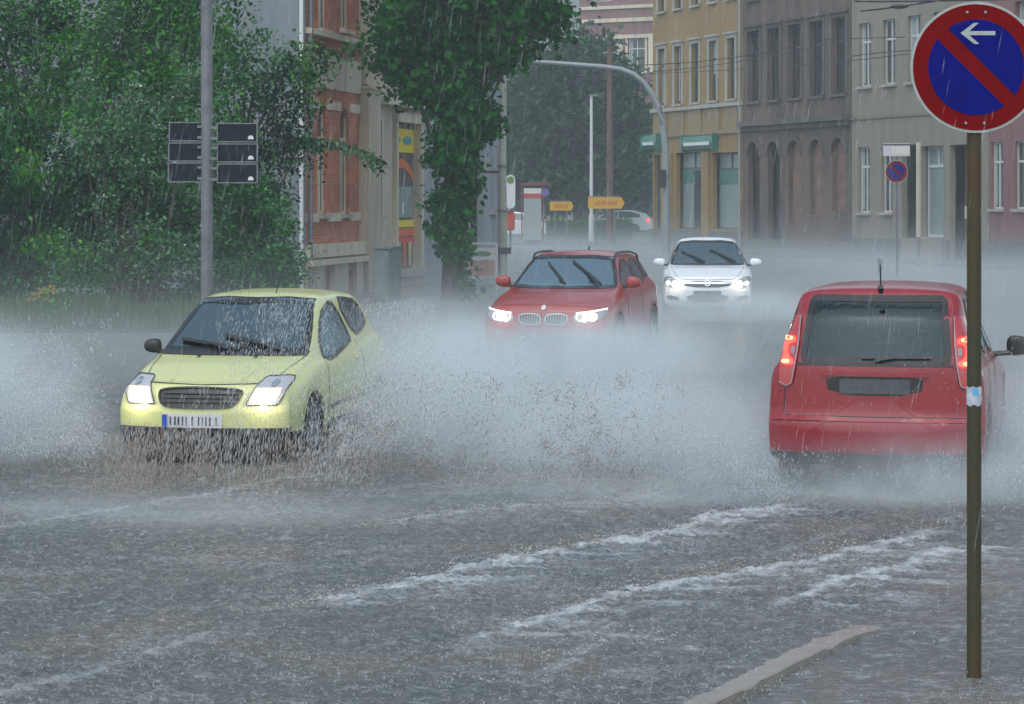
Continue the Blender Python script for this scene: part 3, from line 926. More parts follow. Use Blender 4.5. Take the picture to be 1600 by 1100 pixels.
for sg in (1, -1):
    k = chaikin([(sg*.035, .545), (sg*.27, .545), (sg*.33, .60), (sg*.32, .685), (sg*.06, .685), (sg*.03, .62)], 1)
    if sg < 0: k = k[::-1]
    g = X1.patch("kidney_grille", k, 'f', M['black'], off=.010, grid=.06)
    X1.strip("grille_rim", k, 'f', M['alloy'], w=.016, off=.022, parent=g)
    for q in range(7):
        xq = sg*(.075+.035*q); X1.strip("grille_slat", [(xq, .56), (xq, .67)], 'f', M['alloy'], w=.008, off=.02, closed=False, parent=g)
X1.patch("lower_grille", chaikin([(-.36, .30), (.36, .30), (.42, .42), (-.42, .42)], 1), 'f', M['black'], off=.006)
for sg in (1, -1): X1.patch("fog_lamp", circle(sg*.62, .42, .05, 14), 'f', M['lens'], off=.01)
X1.patch("badge", circle(0, .765, .034, 16), 'f', M['alloy'], off=.012, grid=.1)
X1.strip("bonnet_crease", [(-.30, .93), (-.20, .80)], 'f', M['red_a'], w=.03, off=.006, closed=False)
X1.wiper('f', (-.33, 1.32), (.02, 1.03), None)
X1.wiper('f', (.02, 1.34), (.52, 1.03), (.50, 1.0))
X1.mirror(-1, 1.62, 1.06, w=.22, h=.16, out=.03)
X1.mirror(1, 1.62, 1.06, w=.22, h=.16, out=.03)
MB().tube([(0, 3.1, 1.46), (0, 3.16, 1.52)], .016, 6).build("antenna", M['black'], X1.root)
X1.finish()

# ---- white hatchback behind it
sp = dict(L=4.25, sy=1.6, sr=1.3, cutz=.88, capf=.05, capr=.05, bowf=.22, bowr=.14, nosefade=1.0, tailfade=.8,
  st=[(0.00, .80, .18, .28, .46, .62, .76, .68, .70, .72, .745),
      (0.12, .84, .18, .28, .50, .68, .77, .73, .70, .77, .80),
      (0.60, .87, .18, .28, .52, .76, .78, .81, .70, .855, .89),
      (1.05, .875, .18, .28, .54, .81, .77, .86, .71, .90, .935),
      (1.20, .875, .18, .28, .54, .83, .77, .88, .715, .925, .955),
      (2.00, .875, .18, .28, .56, .86, .78, .92, .585, 1.36, 1.40),
      (2.35, .875, .18, .28, .56, .87, .775, .93, .57, 1.40, 1.455),
      (3.20, .87, .18, .28, .58, .90, .76, .96, .56, 1.38, 1.43),
      (3.80, .85, .20, .30, .60, .92, .74, .98, .54, 1.28, 1.33),
      (4.10, .82, .22, .32, .60, .90, .71, .97, .58, 1.05, 1.09),
      (4.25, .78, .24, .34, .58, .86, .70, .93, .62, .97, 1.0)],
  nose=[(.18, .06), (.3, .0), (.5, .0), (.68, .04), (.8, .1), (1, .1)], tail=[(.2, 0), (.6, 0), (1, .1), (1.5, .1)],
  wheels=[(.88, .31), (3.49, .31)], cabin=(1.25, .80, 1.22), cabin_end=3.75)
AS = Car("hatchback", "white hatchback with lit headlamps following the brick red crossover", Vector((3.68, 45.8, 0)), R(4.5), sp, M['white'])
ws = [(-.71, .945), (.71, .945), (.65, 1.15), (.565, 1.35), (.3, 1.385), (0, 1.39), (-.3, 1.385), (-.565, 1.35), (-.65, 1.15)]
AS.window("windshield", ws, 'f', rim=.04)
for ax in ('s+', 's-'):
    AS.window("side_window", chaikin([(1.40, .93), (2.55, .96), (2.55, 1.33), (2.1, 1.33), (1.75, 1.14)], 1), ax)
    AS.window("rear_side_window", chaikin([(2.65, .965), (3.35, 1.0), (3.3, 1.28), (2.65, 1.335)], 1), ax)
AS.window("rear_window", chaikin([(-.5, 1.05), (.5, 1.05), (.45, 1.26), (-.45, 1.26)], 1), 'r')
hl = chaikin([(.49, .53), (.68, .52), (.80, .60), (.82, .74), (.70, .745), (.52, .66)], 1)
for pol, sg in ((hl, 1), (mirx(hl), -1)):
    o = AS.patch("headlight", pol, 'f', M['lens'], off=.010, grid=.04)
    AS.patch("lamp", circle(sg*.60, .60, .062, 14), 'f', M['lamp_on'], off=.02, grid=.03, parent=o)
    AS.patch("side_lamp", circle(sg*.735, .62, .035, 10), 'f', M['lamp_on'], off=.02, grid=.03, parent=o)
    lamp_light(AS, (sg*.62, -.08, .60), 1.2)
g = AS.patch("grille", chaikin([(-.40, .545), (.40, .545), (.47, .66), (-.47, .66)], 1), 'f', M['black'], off=.008)
AS.strip("chrome_bar", [(-.46, .625), (.46, .625)], 'f', M['chrome'], w=.035, off=.028, closed=False, parent=g)
AS.strip("badge", circle(0, .625, .05, 16), 'f', M['chrome'], w=.014, off=.036, parent=g, step=.02)
AS.patch("lower_grille", chaikin([(-.36, .26), (.36, .26), (.40, .42), (-.40, .42)], 1), 'f', M['black'], off=.006)
plate(AS, 'f', 0, .37, .48, .022, mat=M['plate_dim'], strokes=False)
for sg in (1, -1): AS.patch("fog_lamp_recess", chaikin([(sg*.50, .30), (sg*.74, .30), (sg*.78, .40), (sg*.56, .37)], 1)[::sg], 'f', M['black'], off=.006)
AS.strip("bonnet_gap", [(-.70, .92), (-.60, .78), (-.5, .70), (0, .685), (.5, .70), (.60, .78), (.70, .92)], 'f', M['ink'], w=.008, off=.003, closed=False)
AS.wiper('f', (-.50, 1.18), (-.05, 1.00), (.0, .96))
AS.wiper('f', (.05, 1.22), (.55, 1.00), (.58, .96))
AS.mirror(-1, 1.50, .985, w=.23, h=.14, out=.05)
AS.mirror(1, 1.50, .985, w=.23, h=.14, out=.05)
AS.finish()

# ---- dark red high-roofed car, tail to the camera
sp = dict(skirt=.30, L=4.20, sy=1.5, sr=1.2, cutz=.93, capf=.05, capr=.04, bowf=.2, bowr=.13, nosefade=1.0, tailfade=.55,
  st=[(0.00, .76, .2, .3, .46, .62, .72, .68, .66, .72, .75),
      (0.60, .83, .2, .3, .52, .76, .74, .80, .68, .85, .88),
      (1.00, .825, .2, .3, .54, .82, .74, .87, .69, .92, .95),
      (1.75, .825, .2, .3, .56, .86, .75, .93, .57, 1.40, 1.44),
      (2.05, .825, .2, .3, .56, .88, .75, .95, .56, 1.45, 1.50),
      (2.60, .825, .2, .3, .58, .90, .755, .96, .60, 1.51, 1.565),
      (3.50, .825, .2, .3, .60, .92, .755, .98, .61, 1.515, 1.565),
      (3.85, .825, .2, .3, .60, .92, .75, .98, .61, 1.50, 1.54),
      (4.02, .825, .2, .3, .60, .92, .75, .98, .60, 1.48, 1.515),
      (4.12, .835, .2, .3, .58, .92, .745, .98, .60, 1.43, 1.46),
      (4.20, .82, .21, .3, .56, .90, .74, .97, .62, 1.30, 1.33)],
  nose=[(.2, 0), (.6, 0), (.8, .1)], tail=[(.2, .03), (.33, .0), (.54, .0), (.58, .05), (.95, .07), (1.2, .16), (1.5, .26)],
  wheels=[(.80, .31), (3.42, .31)], cabin=(1.05, .80, 1.32), cabin_end=3.6)
SK = Car("family_car", "dark red high-roofed car with lit tail lamps, seen from behind", Vector((2.74, 18.4, 0)), R(14), sp, M['red_b'], 'rear')
# seen from the tail, the photograph's left is the car's +x side
rw = chaikin([(a*.96, b_) for a, b_ in [(-.59, .985), (0, .985), (.59, .985), (.59, 1.05), (.575, 1.2), (.55, 1.40), (.54, 1.47), (.48, 1.475), (0, 1.485), (-.48, 1.475), (-.54, 1.47), (-.55, 1.40), (-.575, 1.2), (-.59, 1.05)]], 1)
SK.window("rear_window", rw, 'r', rim=.05, mat=M['glass_dark'])
SK.window("windshield", [(-.66, .97), (.66, .97), (.53, 1.38), (-.53, 1.38)], 'f', mat=pmat('dim_windscreen', (.035, .05, .055), .45, spec=.2))
for sg, ax in ((1, 's+'), (-1, 's-')):
    SK.window("side_window", chaikin([(1.3, .93), (2.3, .97), (2.3, 1.44), (1.95, 1.42), (1.6, 1.2)], 1), ax)
    SK.window("rear_side_window", chaikin([(2.42, 1.0), (3.1, 1.0), (3.1, 1.49), (2.42, 1.49)], 1), ax)
    SK.window("quarter_window", chaikin([(3.2, 1.0), (3.78, 1.05), (3.70, 1.44), (3.2, 1.49)], 1), ax)
    SK.strip("door_gap", [(2.36, 1.0), (2.36, .4), (2.44, .32), (3.1, .4), (3.2, .7), (3.15, 1.0)], ax, M['ink'], w=.008, off=.003, closed=False)
SK.strip("hatch_seal", [(-.61, .97), (.61, .97)], 'r', M['frit'], w=.016, off=.007, closed=False)
for sg in (1, -1):
    def sx(p): 
        q = [(sg*a*.965, b) for a, b in p]
        return q if sg > 0 else q[::-1]
    lampP = sx([(.600, 1.33), (.665, 1.33), (.715, 1.18), (.755, 1.02), (.765, .82), (.70, .80), (.655, .82), (.625, .98), (.605, 1.15)])
    t = SK.patch("tail_lamp", lampP, 'r', M['tail_off'], off=.014, grid=.03, depth=.03)
    SK.strip("lamp_trim", [(sg*.58, 1.33), (sg*.588, 1.15), (sg*.607, .98), (sg*.637, .82), (sg*.68, .80), (sg*.735, .83)], 'r', M['tail_clear'], w=.010, off=.022, closed=False, parent=t)
    lit = sx(chaikin([(.63, 1.17), (.70, 1.185), (.72, 1.11), (.745, .965), (.67, .955), (.635, .97), (.66, 1.0), (.69, 1.03), (.69, 1.10), (.66, 1.125), (.63, 1.13)], 1))
    SK.patch("lit_band", lit, 'r', M['tail_on'], off=.022, grid=.03, parent=t)
    for (a, b) in ((1.158, .665), (.982, .685)):
        SK.patch("bulb", chaikin([(sg*(b-.03), a-.014), (sg*(b+.03), a-.014), (sg*(b+.03), a+.014), (sg*(b-.03), a+.014)][::sg], 2), 'r', M['tail_hot'], off=.028, grid=.05, parent=t)
    SK.patch("reversing_lamp", sx(chaikin([(.635, 1.04), (.67, 1.04), (.67, 1.10), (.635, 1.10)], 1)), 'r', M['tail_clear'], off=.020, grid=.05, parent=t)
SK.patch("plate_recess", chaikin([(-.35, .74), (.35, .74), (.37, .90), (-.37, .90)], 1), 'r', M['frit'], off=.004, grid=.1)
plate(SK, 'r', 0, .755, .865, .016, w=.53, mat=M['plate_dim'], strokes=False)
SK.patch("hatch_handle", [(-.40, .885), (.40, .885), (.40, .915), (-.40, .915)], 'r', M['red_b'], off=.03, depth=.03)
SK.strip("hatch_gap", [(-.665, 1.0), (-.69, .80), (-.70, .58), (.70, .58), (.69, .80), (.665, 1.0)], 'r', M['ink'], w=.008, off=.003, closed=False)
SK.strip("bumper_crease", [(-.80, .555), (-.5, .56), (.5, .56), (.80, .555)], 'r', M['red_b'], w=.03, off=.010, closed=False)
SK.patch("lower_bumper", [(-.80, .19), (.80, .19), (.80, .30), (-.80, .30)], 'r', M['black'], off=.008)
SK.wiper('r', (-.42, 1.03), (.10, 1.025), (.0, 1.0))
MB().tube([(-.03, 3.98, 1.52), (-.03, 4.02, 1.56)], .022, 8).tube([(-.03, 4.0, 1.55), (-.03, 4.03, 1.73)], .006, 6).build("antenna", M['black'], SK.root, smooth=True)
SK.mirror(-1, 1.38, .97, w=.20, h=.17, mat=M['black'], out=.10)
SK.mirror(1, 1.42, 1.02, w=.20, h=.17, mat=M['black'], out=.05)
SK.finish()
# ------------------------------------------------------------------ buildings
def plaster(name, c, c2, var=.8, scale=.5, rough=.6, bump=.35):
    """old wet plaster: broad patches plus narrow runs of damp"""
    m = pmat(name, c, rough, var=var, scale=scale, c2=c2, bump=bump, bscale=14, stretch=(1, 1, .35))
    nt = m.node_tree; p = nt.nodes["Principled BSDF"]; src = p.inputs["Base Color"].links[0].from_socket
    tc = N(nt, "ShaderNodeTexCoord"); mp = N(nt, "ShaderNodeMapping"); mp.inputs["Scale"].default_value = (1.0, 1.0, .10)
    n = N(nt, "ShaderNodeTexNoise", Scale=2.6, Detail=6.0, Roughness=.7); r = N(nt, "ShaderNodeMapRange")
    r.inputs["From Min"].default_value = .50; r.inputs["From Max"].default_value = .72; r.inputs["To Min"].default_value = 1.0; r.inputs["To Max"].default_value = .62
    v = N(nt, "ShaderNodeVectorMath", operation='SCALE')
    nt.links.new(tc.outputs["Object"], mp.inputs[0]); nt.links.new(mp.outputs[0], n.inputs["Vector"]); nt.links.new(n.outputs["Fac"], r.inputs["Value"])
    nt.links.new(src, v.inputs[0]); nt.links.new(r.outputs[0], v.inputs["Scale"]); nt.links.new(v.outputs[0], p.inputs["Base Color"])
    return m
M['yel_pl'] = plaster("ochre_plaster", (.32, .205, .075), (.25, .17, .075))
M['yel_trim'] = plaster("ochre_relief", (.30, .22, .12), (.25, .19, .11))
M['grey_pl'] = plaster("weathered_brown_plaster", (.17, .12, .10), (.075, .065, .06), 1.0, .9, .85, .6)
M['grey_low'] = plaster("damp_grey_plaster", (.14, .13, .12), (.07, .067, .065), 1.0, .8, .85, .6)
M['beige_pl'] = plaster("beige_plaster", (.27, .245, .195), (.23, .21, .175), .6)
M['beige_low'] = plaster("beige_plaster_band", (.22, .20, .16), (.19, .175, .145), .6)
M['pink_pl'] = plaster("pink_plaster", (.25, .115, .12), (.21, .10, .105), .6)
M['plinth'] = plaster("dark_plinth", (.15, .15, .155), (.09, .09, .095), .9)
M['surround'] = plaster("pale_stone_surround", (.42, .41, .35), (.33, .32, .28), .7, 2)
M['cream'] = plaster("cream_stone", (.68, .60, .46), (.52, .46, .36), .8, 1.5)
M['sand'] = plaster("sand_plaster", (.60, .51, .39), (.42, .36, .28), .8, 1.2)
M['slate_pl'] = plaster("slate_grey_render", (.21, .245, .26), (.18, .21, .23), .6, .4)
M['far_grey'] = plaster("pale_grey_render", (.33, .36, .39), (.28, .31, .34), .6, .3)
M['far_lilac'] = plaster("brown_brick_far", (.235, .125, .12), (.19, .11, .11), .6, .6)
M['pane'] = pmat("window_pane", (.05, .065, .07), .12, spec=.6)
M['pane_pale'] = pmat("frosted_pane", (.22, .30, .29), .3, var=.5, scale=1.2, c2=(.15, .21, .21))
M['wframe'] = pmat("white_window_frame", (.62, .64, .63), .5)
M['wframe_d'] = pmat("dark_window_frame", (.10, .10, .10), .6)
M['dark'] = pmat("dark_recess", (.035, .04, .042), .8)
M['roof'] = pmat("roof_tiles", (.16, .07, .05), .8, var=.6, scale=5)
M['teal_sign'] = pmat("green_sign_face", (.03, .16, .12), .4, var=.5, scale=2, c2=(.12, .24, .20))
M['curtain'] = pmat("blind_fabric", (.36, .42, .40), .7, var=.4, scale=3)

def brick_mat(name, c1, c2, mortar, sc=1.0):
    m, nt, p = new_mat(name)
    p.inputs["Roughness"].default_value = .75
    tc = N(nt, "ShaderNodeTexCoord"); sp_ = N(nt, "ShaderNodeSeparateXYZ"); cb = N(nt, "ShaderNodeCombineXYZ")
    ad = N(nt, "ShaderNodeMath", operation='ADD')
    nt.links.new(tc.outputs["Object"], sp_.inputs[0])
    nt.links.new(sp_.outputs["X"], ad.inputs[0]); nt.links.new(sp_.outputs["Y"], ad.inputs[1])
    nt.links.new(ad.outputs[0], cb.inputs["X"]); nt.links.new(sp_.outputs["Z"], cb.inputs["Y"])
    b = N(nt, "ShaderNodeTexBrick", Scale=sc)
    b.inputs["Color1"].default_value = col(c1); b.inputs["Color2"].default_value = col(c2); b.inputs["Mortar"].default_value = col(mortar)
    b.inputs["Brick Width"].default_value = .25; b.inputs["Row Height"].default_value = .077; b.inputs["Mortar Size"].default_value = .009
    nt.links.new(cb.outputs[0], b.inputs["Vector"])
    n = N(nt, "ShaderNodeTexNoise", Scale=1.6, Detail=5.0); nt.links.new(tc.outputs["Object"], n.inputs["Vector"])
    r = N(nt, "ShaderNodeMapRange"); r.inputs["From Min"].default_value = .4; r.inputs["From Max"].default_value = .7
    r.inputs["To Min"].default_value = 1.0; r.inputs["To Max"].default_value = .62
    nt.links.new(n.outputs["Fac"], r.inputs["Value"])
    mx = N(nt, "ShaderNodeVectorMath", operation='SCALE')
    nt.links.new(b.outputs["Color"], mx.inputs[0]); nt.links.new(r.outputs[0], mx.inputs["Scale"])
    nt.links.new(mx.outputs[0], p.inputs["Base Color"])
    return m
M['brick'] = brick_mat("red_brick", (.60, .15, .045), (.50, .10, .035), (.40, .27, .2))
M['brick_infill'] = brick_mat("old_brick_infill", (.28, .14, .10), (.20, .11, .085), (.2, .17, .15))

class Facade:
    """a building whose street front runs from A to B; local x along the front, y into the building, z up"""
    def __init__(s, name, label, A, B, depth, cat="building"):
        s.A = Vector(A); d = Vector(B) - s.A; s.len = d.length
        s.rz = math.atan2(d.y, d.x); s.depth = depth
        s.root = empty(name, s.A, s.rz, label, cat)
        s.u = d.normalized(); s.holes = []; s.ops = []
    def s_of(s, px):
        """distance along the front at which photo column px meets it, and the depth there"""
        r = (px-800)/FPX
        # A + u*t :  (A.x + u.x t) = r (A.y + u.y t)
        t = (r*s.A.y - s.A.x)/(s.u.x - r*s.u.y)
        return t, s.A.y + s.u.y*t
    def z_of(s, px, py):
        return CAMH + (HOR-py)*s.s_of(px)[1]/FPX
    def rect(s, px0, px1, py0, py1):
        t0, d0 = s.s_of(px0); t1, d1 = s.s_of(px1); pm = (px0+px1)/2
        a, b = min(t0, t1), max(t0, t1)
        return a, b, s.z_of(pm, py1), s.z_of(pm, py0)
    def hole(s, poly): s.holes.append(poly)
    def wall(s, z1, mat, z0=-.15, rev=.22, name="wall", x0=0, x1=None, sides=True, revmat=None):
        x1 = s.len if x1 is None else x1
        outer = [Vector((x0, z0, 0)), Vector((x1, z0, 0)), Vector((x1, z1, 0)), Vector((x0, z1, 0))]
        loops = [outer]; pts = list(outer)
        for h in s.holes:
            l = [Vector((a, b, 0)) for a, b in h][::-1]; loops.append(l); pts += l
        tr = tessellate_polygon(loops)
        mb = MB().add([(p.x, 0, p.y) for p in pts], tr)
        for h in s.holes:
            n = len(h)
            mb.add([(a, 0, b) for a, b in h] + [(a, rev, b) for a, b in h], [(i, (i+1) % n, n+(i+1) % n, n+i) for i in range(n)])
        D = s.depth
        if sides:
            mb.add([(x0,0,z0),(x0,D,z0),(x0,D,z1),(x0,0,z1),(x1,0,z0),(x1,D,z0),(x1,D,z1),(x1,0,z1)], [(0,1,2,3),(4,7,6,5),(1,5,6,2),(3,2,6,7)])
        s.holes = []
        return mb.build(name, mat, s.root)
    def roof(s, z, h=3.0, mat=None, over=.35):
        D = s.depth; L = s.len
        mb = MB().add([(-.1,-over,z),(L+.1,-over,z),(L+.1,D/2,z+h),(-.1,D/2,z+h),(-.1,D+over,z),(L+.1,D+over,z),
                       (-.1,-over,z-.2),(L+.1,-over,z-.2),(L+.1,D+over,z-.2),(-.1,D+over,z-.2)],
                      [(0,1,2,3),(3,2,5,4),(0,6,7,1),(4,5,8,9),(0,3,4,9,6),(1,7,8,5,2)])
        return mb.build("roof", mat or M['roof'], s.root)
    def box(s, name, x0, x1, z0, z1, y0, y1, mat, parent=None):
        return MB().box(x0, x1, y0, y1, z0, z1).build(name, mat, parent or s.root)
    def window(s, a, b, z0, z1, style='cross', rev=.16, sur=None, sill=None, frame=None, pane=None, arch=False, fw=.06, name="window"):
        """opening with frame, pane, sill and surround; the frame is the part, the rest are its sub-parts"""
        if arch:
            r = (b-a)/2; h = [(a, z0), (b, z0), (b, z1-r)] + circle((a+b)/2, z1-r, r, 10, 0, math.pi)[1:-1] + [(a, z1-r)]
        else:
            h = [(a, z0), (b, z0), (b, z1), (a, z1)]
        s.hole(h)
        y = rev-.03; f = frame or M['wframe']; mb = MB()
        mb.box(a, a+fw, y, y+.06, z0, z1).box(b-fw, b, y, y+.06, z0, z1).box(a+fw, b-fw, y, y+.06, z0, z0+fw).box(a+fw, b-fw, y, y+.06, z1-fw, z1)
        m_ = (a+b)/2; zt = z0 + (z1-z0)*.70
        if style in ('cross', 'tee'):
            mb.box(a+fw, b-fw, y-.01, y+.05, zt-.04, zt+.04)
            mb.box(m_-.035, m_+.035, y-.012, y+.052, z0+fw, (zt-.04) if style == 'tee' else z1-fw)
        elif style == 'trans':
            mb.box(a+fw, b-fw, y-.01, y+.05, z1-.75, z1-.65); mb.box(m_-.04, m_+.04, y-.012, y+.05, z1-.65, z1-fw)
        o = mb.build(name, f, s.root)
        MB().box(a, b, y+.03, y+.045, z0, z1).build("pane", pane or M['pane'], o)
        s.nw = getattr(s, 'nw', 0)+1; hh = (s.nw*7+len(s.ops)) % 5
        if style in ('cross', 'tee') and pane is None and hh in (0, 2, 3) and z1-z0 > 1.2:
            zc_ = z0+(z1-z0)*(.45 if hh == 0 else .05); wd = (b-a)*(.5 if hh == 0 else .22)
            MB().box(a+fw, a+fw+wd-.03, y+.022, y+.028, zc_, z1-fw).build("curtain", M['curtain'], o)
        if sill is not None: MB().box(a-.08, b+.08, -.12, rev-.035, z0-.10, z0-.002).build("sill", sill, o)
        if sur is not None:
            w_ = .17
            MB().box(a-w_, a, -.05, .02, z0, z1).box(b, b+w_, -.05, .02, z0, z1).box(a-w_, b+w_, -.055, .02, z1, z1+w_).box(a-w_-.08, b+w_+.08, -.14, .02, z1+w_, z1+w_+.09).build("surround", sur, o)
        return o
    def infill(s, a, b, z0, z1, mat, rev=.2, arch=True, name="bricked_up_opening"):
        r = (b-a)/2; h = [(a, z0), (b, z0), (b, z1-r)] + circle((a+b)/2, z1-r, r, 10, 0, math.pi)[1:-1] + [(a, z1-r)] if arch else [(a, z0), (b, z0), (b, z1), (a, z1)]
        s.hole(h)
        return MB().box(a-.02, b+.02, rev-.02, rev+.1, z0-.02, z1+.02).build(name, mat, s.root)

# the line of fronts along the far side of the crossing road
def right_line(px):
    r = (px-800)/FPX
    d = (13.66+28.6)/(r+.325)
    return Vector((r*d, d, 0))
HB = 15.2

# --- ochre corner house
f = Facade("corner_house", "ochre corner house with narrow framed windows and green shop signs", right_line(1020), right_line(1161), 12)
a1, d1 = f.s_of(1034); a5, d5 = f.s_of(1143); st = (a5-a1)/4
zs, zt = f.z_of(1087, 160), f.z_of(1087, 68)
z2s = f.z_of(1087, 8)
for k in range(5):
    c = a1+st*k
    f.window(c-.42, c+.42, zs, zt, 'cross', sur=M['surround'], sill=M['surround'], frame=M['wframe_d'], rev=.18)
    f.window(c-.42, c+.42, z2s, z2s+1.9, 'cross', sur=M['surround'], sill=M['surround'], frame=M['wframe_d'], rev=.18)
    f.window(c-.42, c+.42, z2s+3.3, z2s+4.9, 'cross', sill=M['surround'], frame=M['wframe_d'], rev=.18)
    f.box("relief_panel", c-.72, c+.72, f.z_of(1087, 206), f.z_of(1087, 172), -.05, .01, M['yel_trim'])
g = []
for (p0, p1) in ((1056, 1096), (1113, 1153)):
    a, b, z0, z1 = f.rect(p0, p1, 238, 358)
    o = f.window(a, b, z0, z1, 'trans', frame=M['wframe_d'], pane=M['pane_pale'], rev=.35, name="shop_window")
    m_ = a+(b-a)*.62
    if p0 == 1056: MB().box(m_, m_+(b-a)*.22, .12, .30, z0+.1, z1-.8).build("door_leaf", M['dark'], o)
    MB().box(a+.08, b-.08, .30, .315, z1-1.3, z1-.75).build("shop_fascia_print", M['teal_sign'], o)
a, b, z0, z1 = f.rect(1022, 1034, 242, 358)
f.window(max(.1, a), b, z0, z1, 'plain', frame=M['wframe_d'], rev=.18)
f.wall(HB, M['yel_pl'])
for (p0, p1) in ((1036, 1052), (1099, 1110)):
    a, b, _, _ = f.rect(p0, p1, 240, 360)
    f.box("pilaster", a, b, .3, f.z_of(1090, 238), -.12, .01, M['yel_pl'])
f.box("band", 0, f.len, zs-.30, zs-.14, -.16, .01, M['surround'])
f.box("string_course", 0, f.len, f.z_of(1087, 208)-.1, f.z_of(1087, 208)+.06, -.10, .012, M['yel_trim'])
f.box("plinth", 0, f.len, -.1, f.z_of(1087, 360), -.08, .01, M['plinth'])
f.roof(HB)
dp = MB().tube([(f.len-.12, -.1, 0), (f.len-.12, -.1, HB-.3)], .06, 8).build("downpipe", M['grey_metal'], f.root)
YH = f
for (p0, p1, t) in ((1010, 1038, .42), (1074, 1122, .30)):
    a, b, z0, z1 = f.rect(p0, p1, 211, 235)
    # a bulging lit-box sign fixed over the shop window
    prof = [(-.02, z0), (-t*.7, z0+.05), (-t, (z0+z1)/2), (-t*.8, z1-.06), (-.02, z1)]
    mb = MB(); n = len(prof)
    a, b = max(a, -.5), b
    mb.add([(a, y, z) for y, z in prof]+[(b, y, z) for y, z in prof], [(i, (i+1) % n, n+(i+1) % n, n+i) for i in range(n)]+[tuple(range(n)), tuple(range(n, 2*n))])
    r = empty("shop_sign", f.root.matrix_basis @ Vector((0, 0, 0)), f.rz, "green box sign over the corner door of the ochre house" if p0 == 1010 else "wide green box sign above the ochre house's shop windows", "sign", "green shop signs")
    o = mb.build("sign_box", M['teal_sign'], r)
    for (ca, cb) in ((a-.06, a-.004), (b+.004, b+.06)): MB().box(ca, cb, -t, -.02, z0-.04, z1+.04).build("end_cap", M['teal_sign'], r)
    MB().box(a+.3, b-.3, -t-.01, -t+.05, (z0+z1)/2-.12, (z0+z1)/2+.02).build("lettering_band", M['white_metal'], r)

# --- derelict house
f = Facade("derelict_house", "derelict brown house with bricked-up arches between the ochre and the beige house", right_line(1163), right_line(1330), 12)
c0 = f.s_of(1178)[0]; c4 = f.s_of(1311)[0]; st = (c4-c0)/4
zs, zt = f.z_of(1244, 153), f.z_of(1244, 38)
for k in range(5):
    c = c0+st*k
    f.window(c-.60, c+.60, zs, zt, 'cross', sur=M['grey_low'], sill=M['grey_low'], frame=M['wframe_d'], rev=.3, pane=M['dark'])
    f.window(c-.60, c+.60, zs+4.2, zt+4.2, 'cross', sill=M['grey_low'], frame=M['wframe_d'], rev=.3, pane=M['dark'])
    z1 = f.z_of(1244, 219)
    if k < 2: f.infill(c-.58, c+.58, .05, z1, M['dark'], name="boarded_door", rev=.4)
    else: f.infill(c-.58, c+.58, f.z_of(1244, (352, 335, 329)[k-2]), z1, M['brick_infill'])
f.wall(HB-.6, M['grey_pl'])
for k in range(5):
    c = c0+st*k; z1 = f.z_of(1244, 219); mb = MB(); r = .58; pts = circle(c, z1-r, r+.12, 12, 0, math.pi); pin = circle(c, z1-r, r+.005, 12, 0, math.pi)
    n = len(pts)
    mb.add([(x, -.07, z) for x, z in pts]+[(x, -.07, z) for x, z in pin]+[(x, .01, z) for x, z in pts]+[(x, .01, z) for x, z in pin],
           [(i, i+1, n+i+1, n+i) for i in range(n-1)]+[(i, i+1, 2*n+i+1, 2*n+i) for i in range(n-1)]+[(n+i, n+i+1, 3*n+i+1, 3*n+i) for i in range(n-1)])
    mb.build("arch_moulding", M['grey_low'], f.root)
zc = f.z_of(1244, 193)
f.box("cornice", -.05, f.len+.05, zc, zc+.22, -.34, .012, M['grey_low'])
f.box("cornice_bed", 0, f.len, zc-.2, zc-.002, -.16, .01, M['grey_low'])
f.box("plinth", 0, f.len, -.1, .55, -.10, .01, M['plinth'])
f.roof(HB-.6)

# --- beige house
f = Facade("beige_house", "beige house with white windows and a tall shop window behind the parking signs", right_line(1331), right_line(1545), 12)
c0 = f.s_of(1351.5)[0]; c1 = f.s_of(1389)[0]; st = c1-c0
zs, zt = f.z_of(1351, 135), f.z_of(1351, 36)
k = 0
while c0+st*k+.6 < f.len:
    c = c0+st*k
    f.window(c-.50, c+.50, zs, zt, 'cross', sill=M['surround'], rev=.17)
    f.window(c-.50, c+.50, zs+4.0, zt+4.0, 'cross', sill=M['surround'], rev=.17)
    k += 1
for (p0, p1) in ((1341, 1359), (1377, 1394)):
    a, b, z0, z1 = f.rect(p0, p1, 230, 332); f.window(a, b, z0, z1, 'cross', sill=M['surround'], rev=.17)
a, b, z0, z1 = f.rect(1409, 1434, 226, 372)
f.hole([(a, z0), (b, z0), (b, z1), (a, z1)])
f.box("door_recess", a-.02, b+.02, z0-.02, z1+.02, .9, 1.0, M['plinth'])
a, b, z0, z1 = f.rect(1439, 1474, 228, 371)
f.window(a, b, z0, z1, 'trans', rev=.3, pane=M['pane_pale'], name="shop_window", fw=.09)
f.box("window_reveal_trim", a-.25, a-.02, z0, z1+.15, -.06, .01, M['cream'])
a, b, z0, z1 = f.rect(1484, 1515, 226, 402)
f.hole([(a, .02), (b, .02), (b, z1), (a, z1)])
f.box("entrance_recess", a-.02, b+.02, 0, z1+.02, .6, .7, M['plinth'])
a2, b2, z0, z1 = f.rect(1499, 1520, 288, 402)
dd = f.box("white_door", a2+.05, b+.0, .02, z1, .34, .42, M['wframe'])
MB().box(a2-.03, b, .30, .45, z1+.002, z1+.14).build("door_hood", M['white_metal'], dd)
a, b, z0, z1 = f.rect(1486, 1496, 322, 342)
f.wall(HB+.4, M['beige_pl'])
f.box("bell_panel", a, a+.22, z0, z1, .52, .60, M['white_metal'])
zb_ = f.z_of(1436, 178)
xs_ = [0, f.s_of(1340)[0]]
f.box("band", 0, f.len, zb_-.06, zb_+.04, -.05, .012, M['beige_low'])
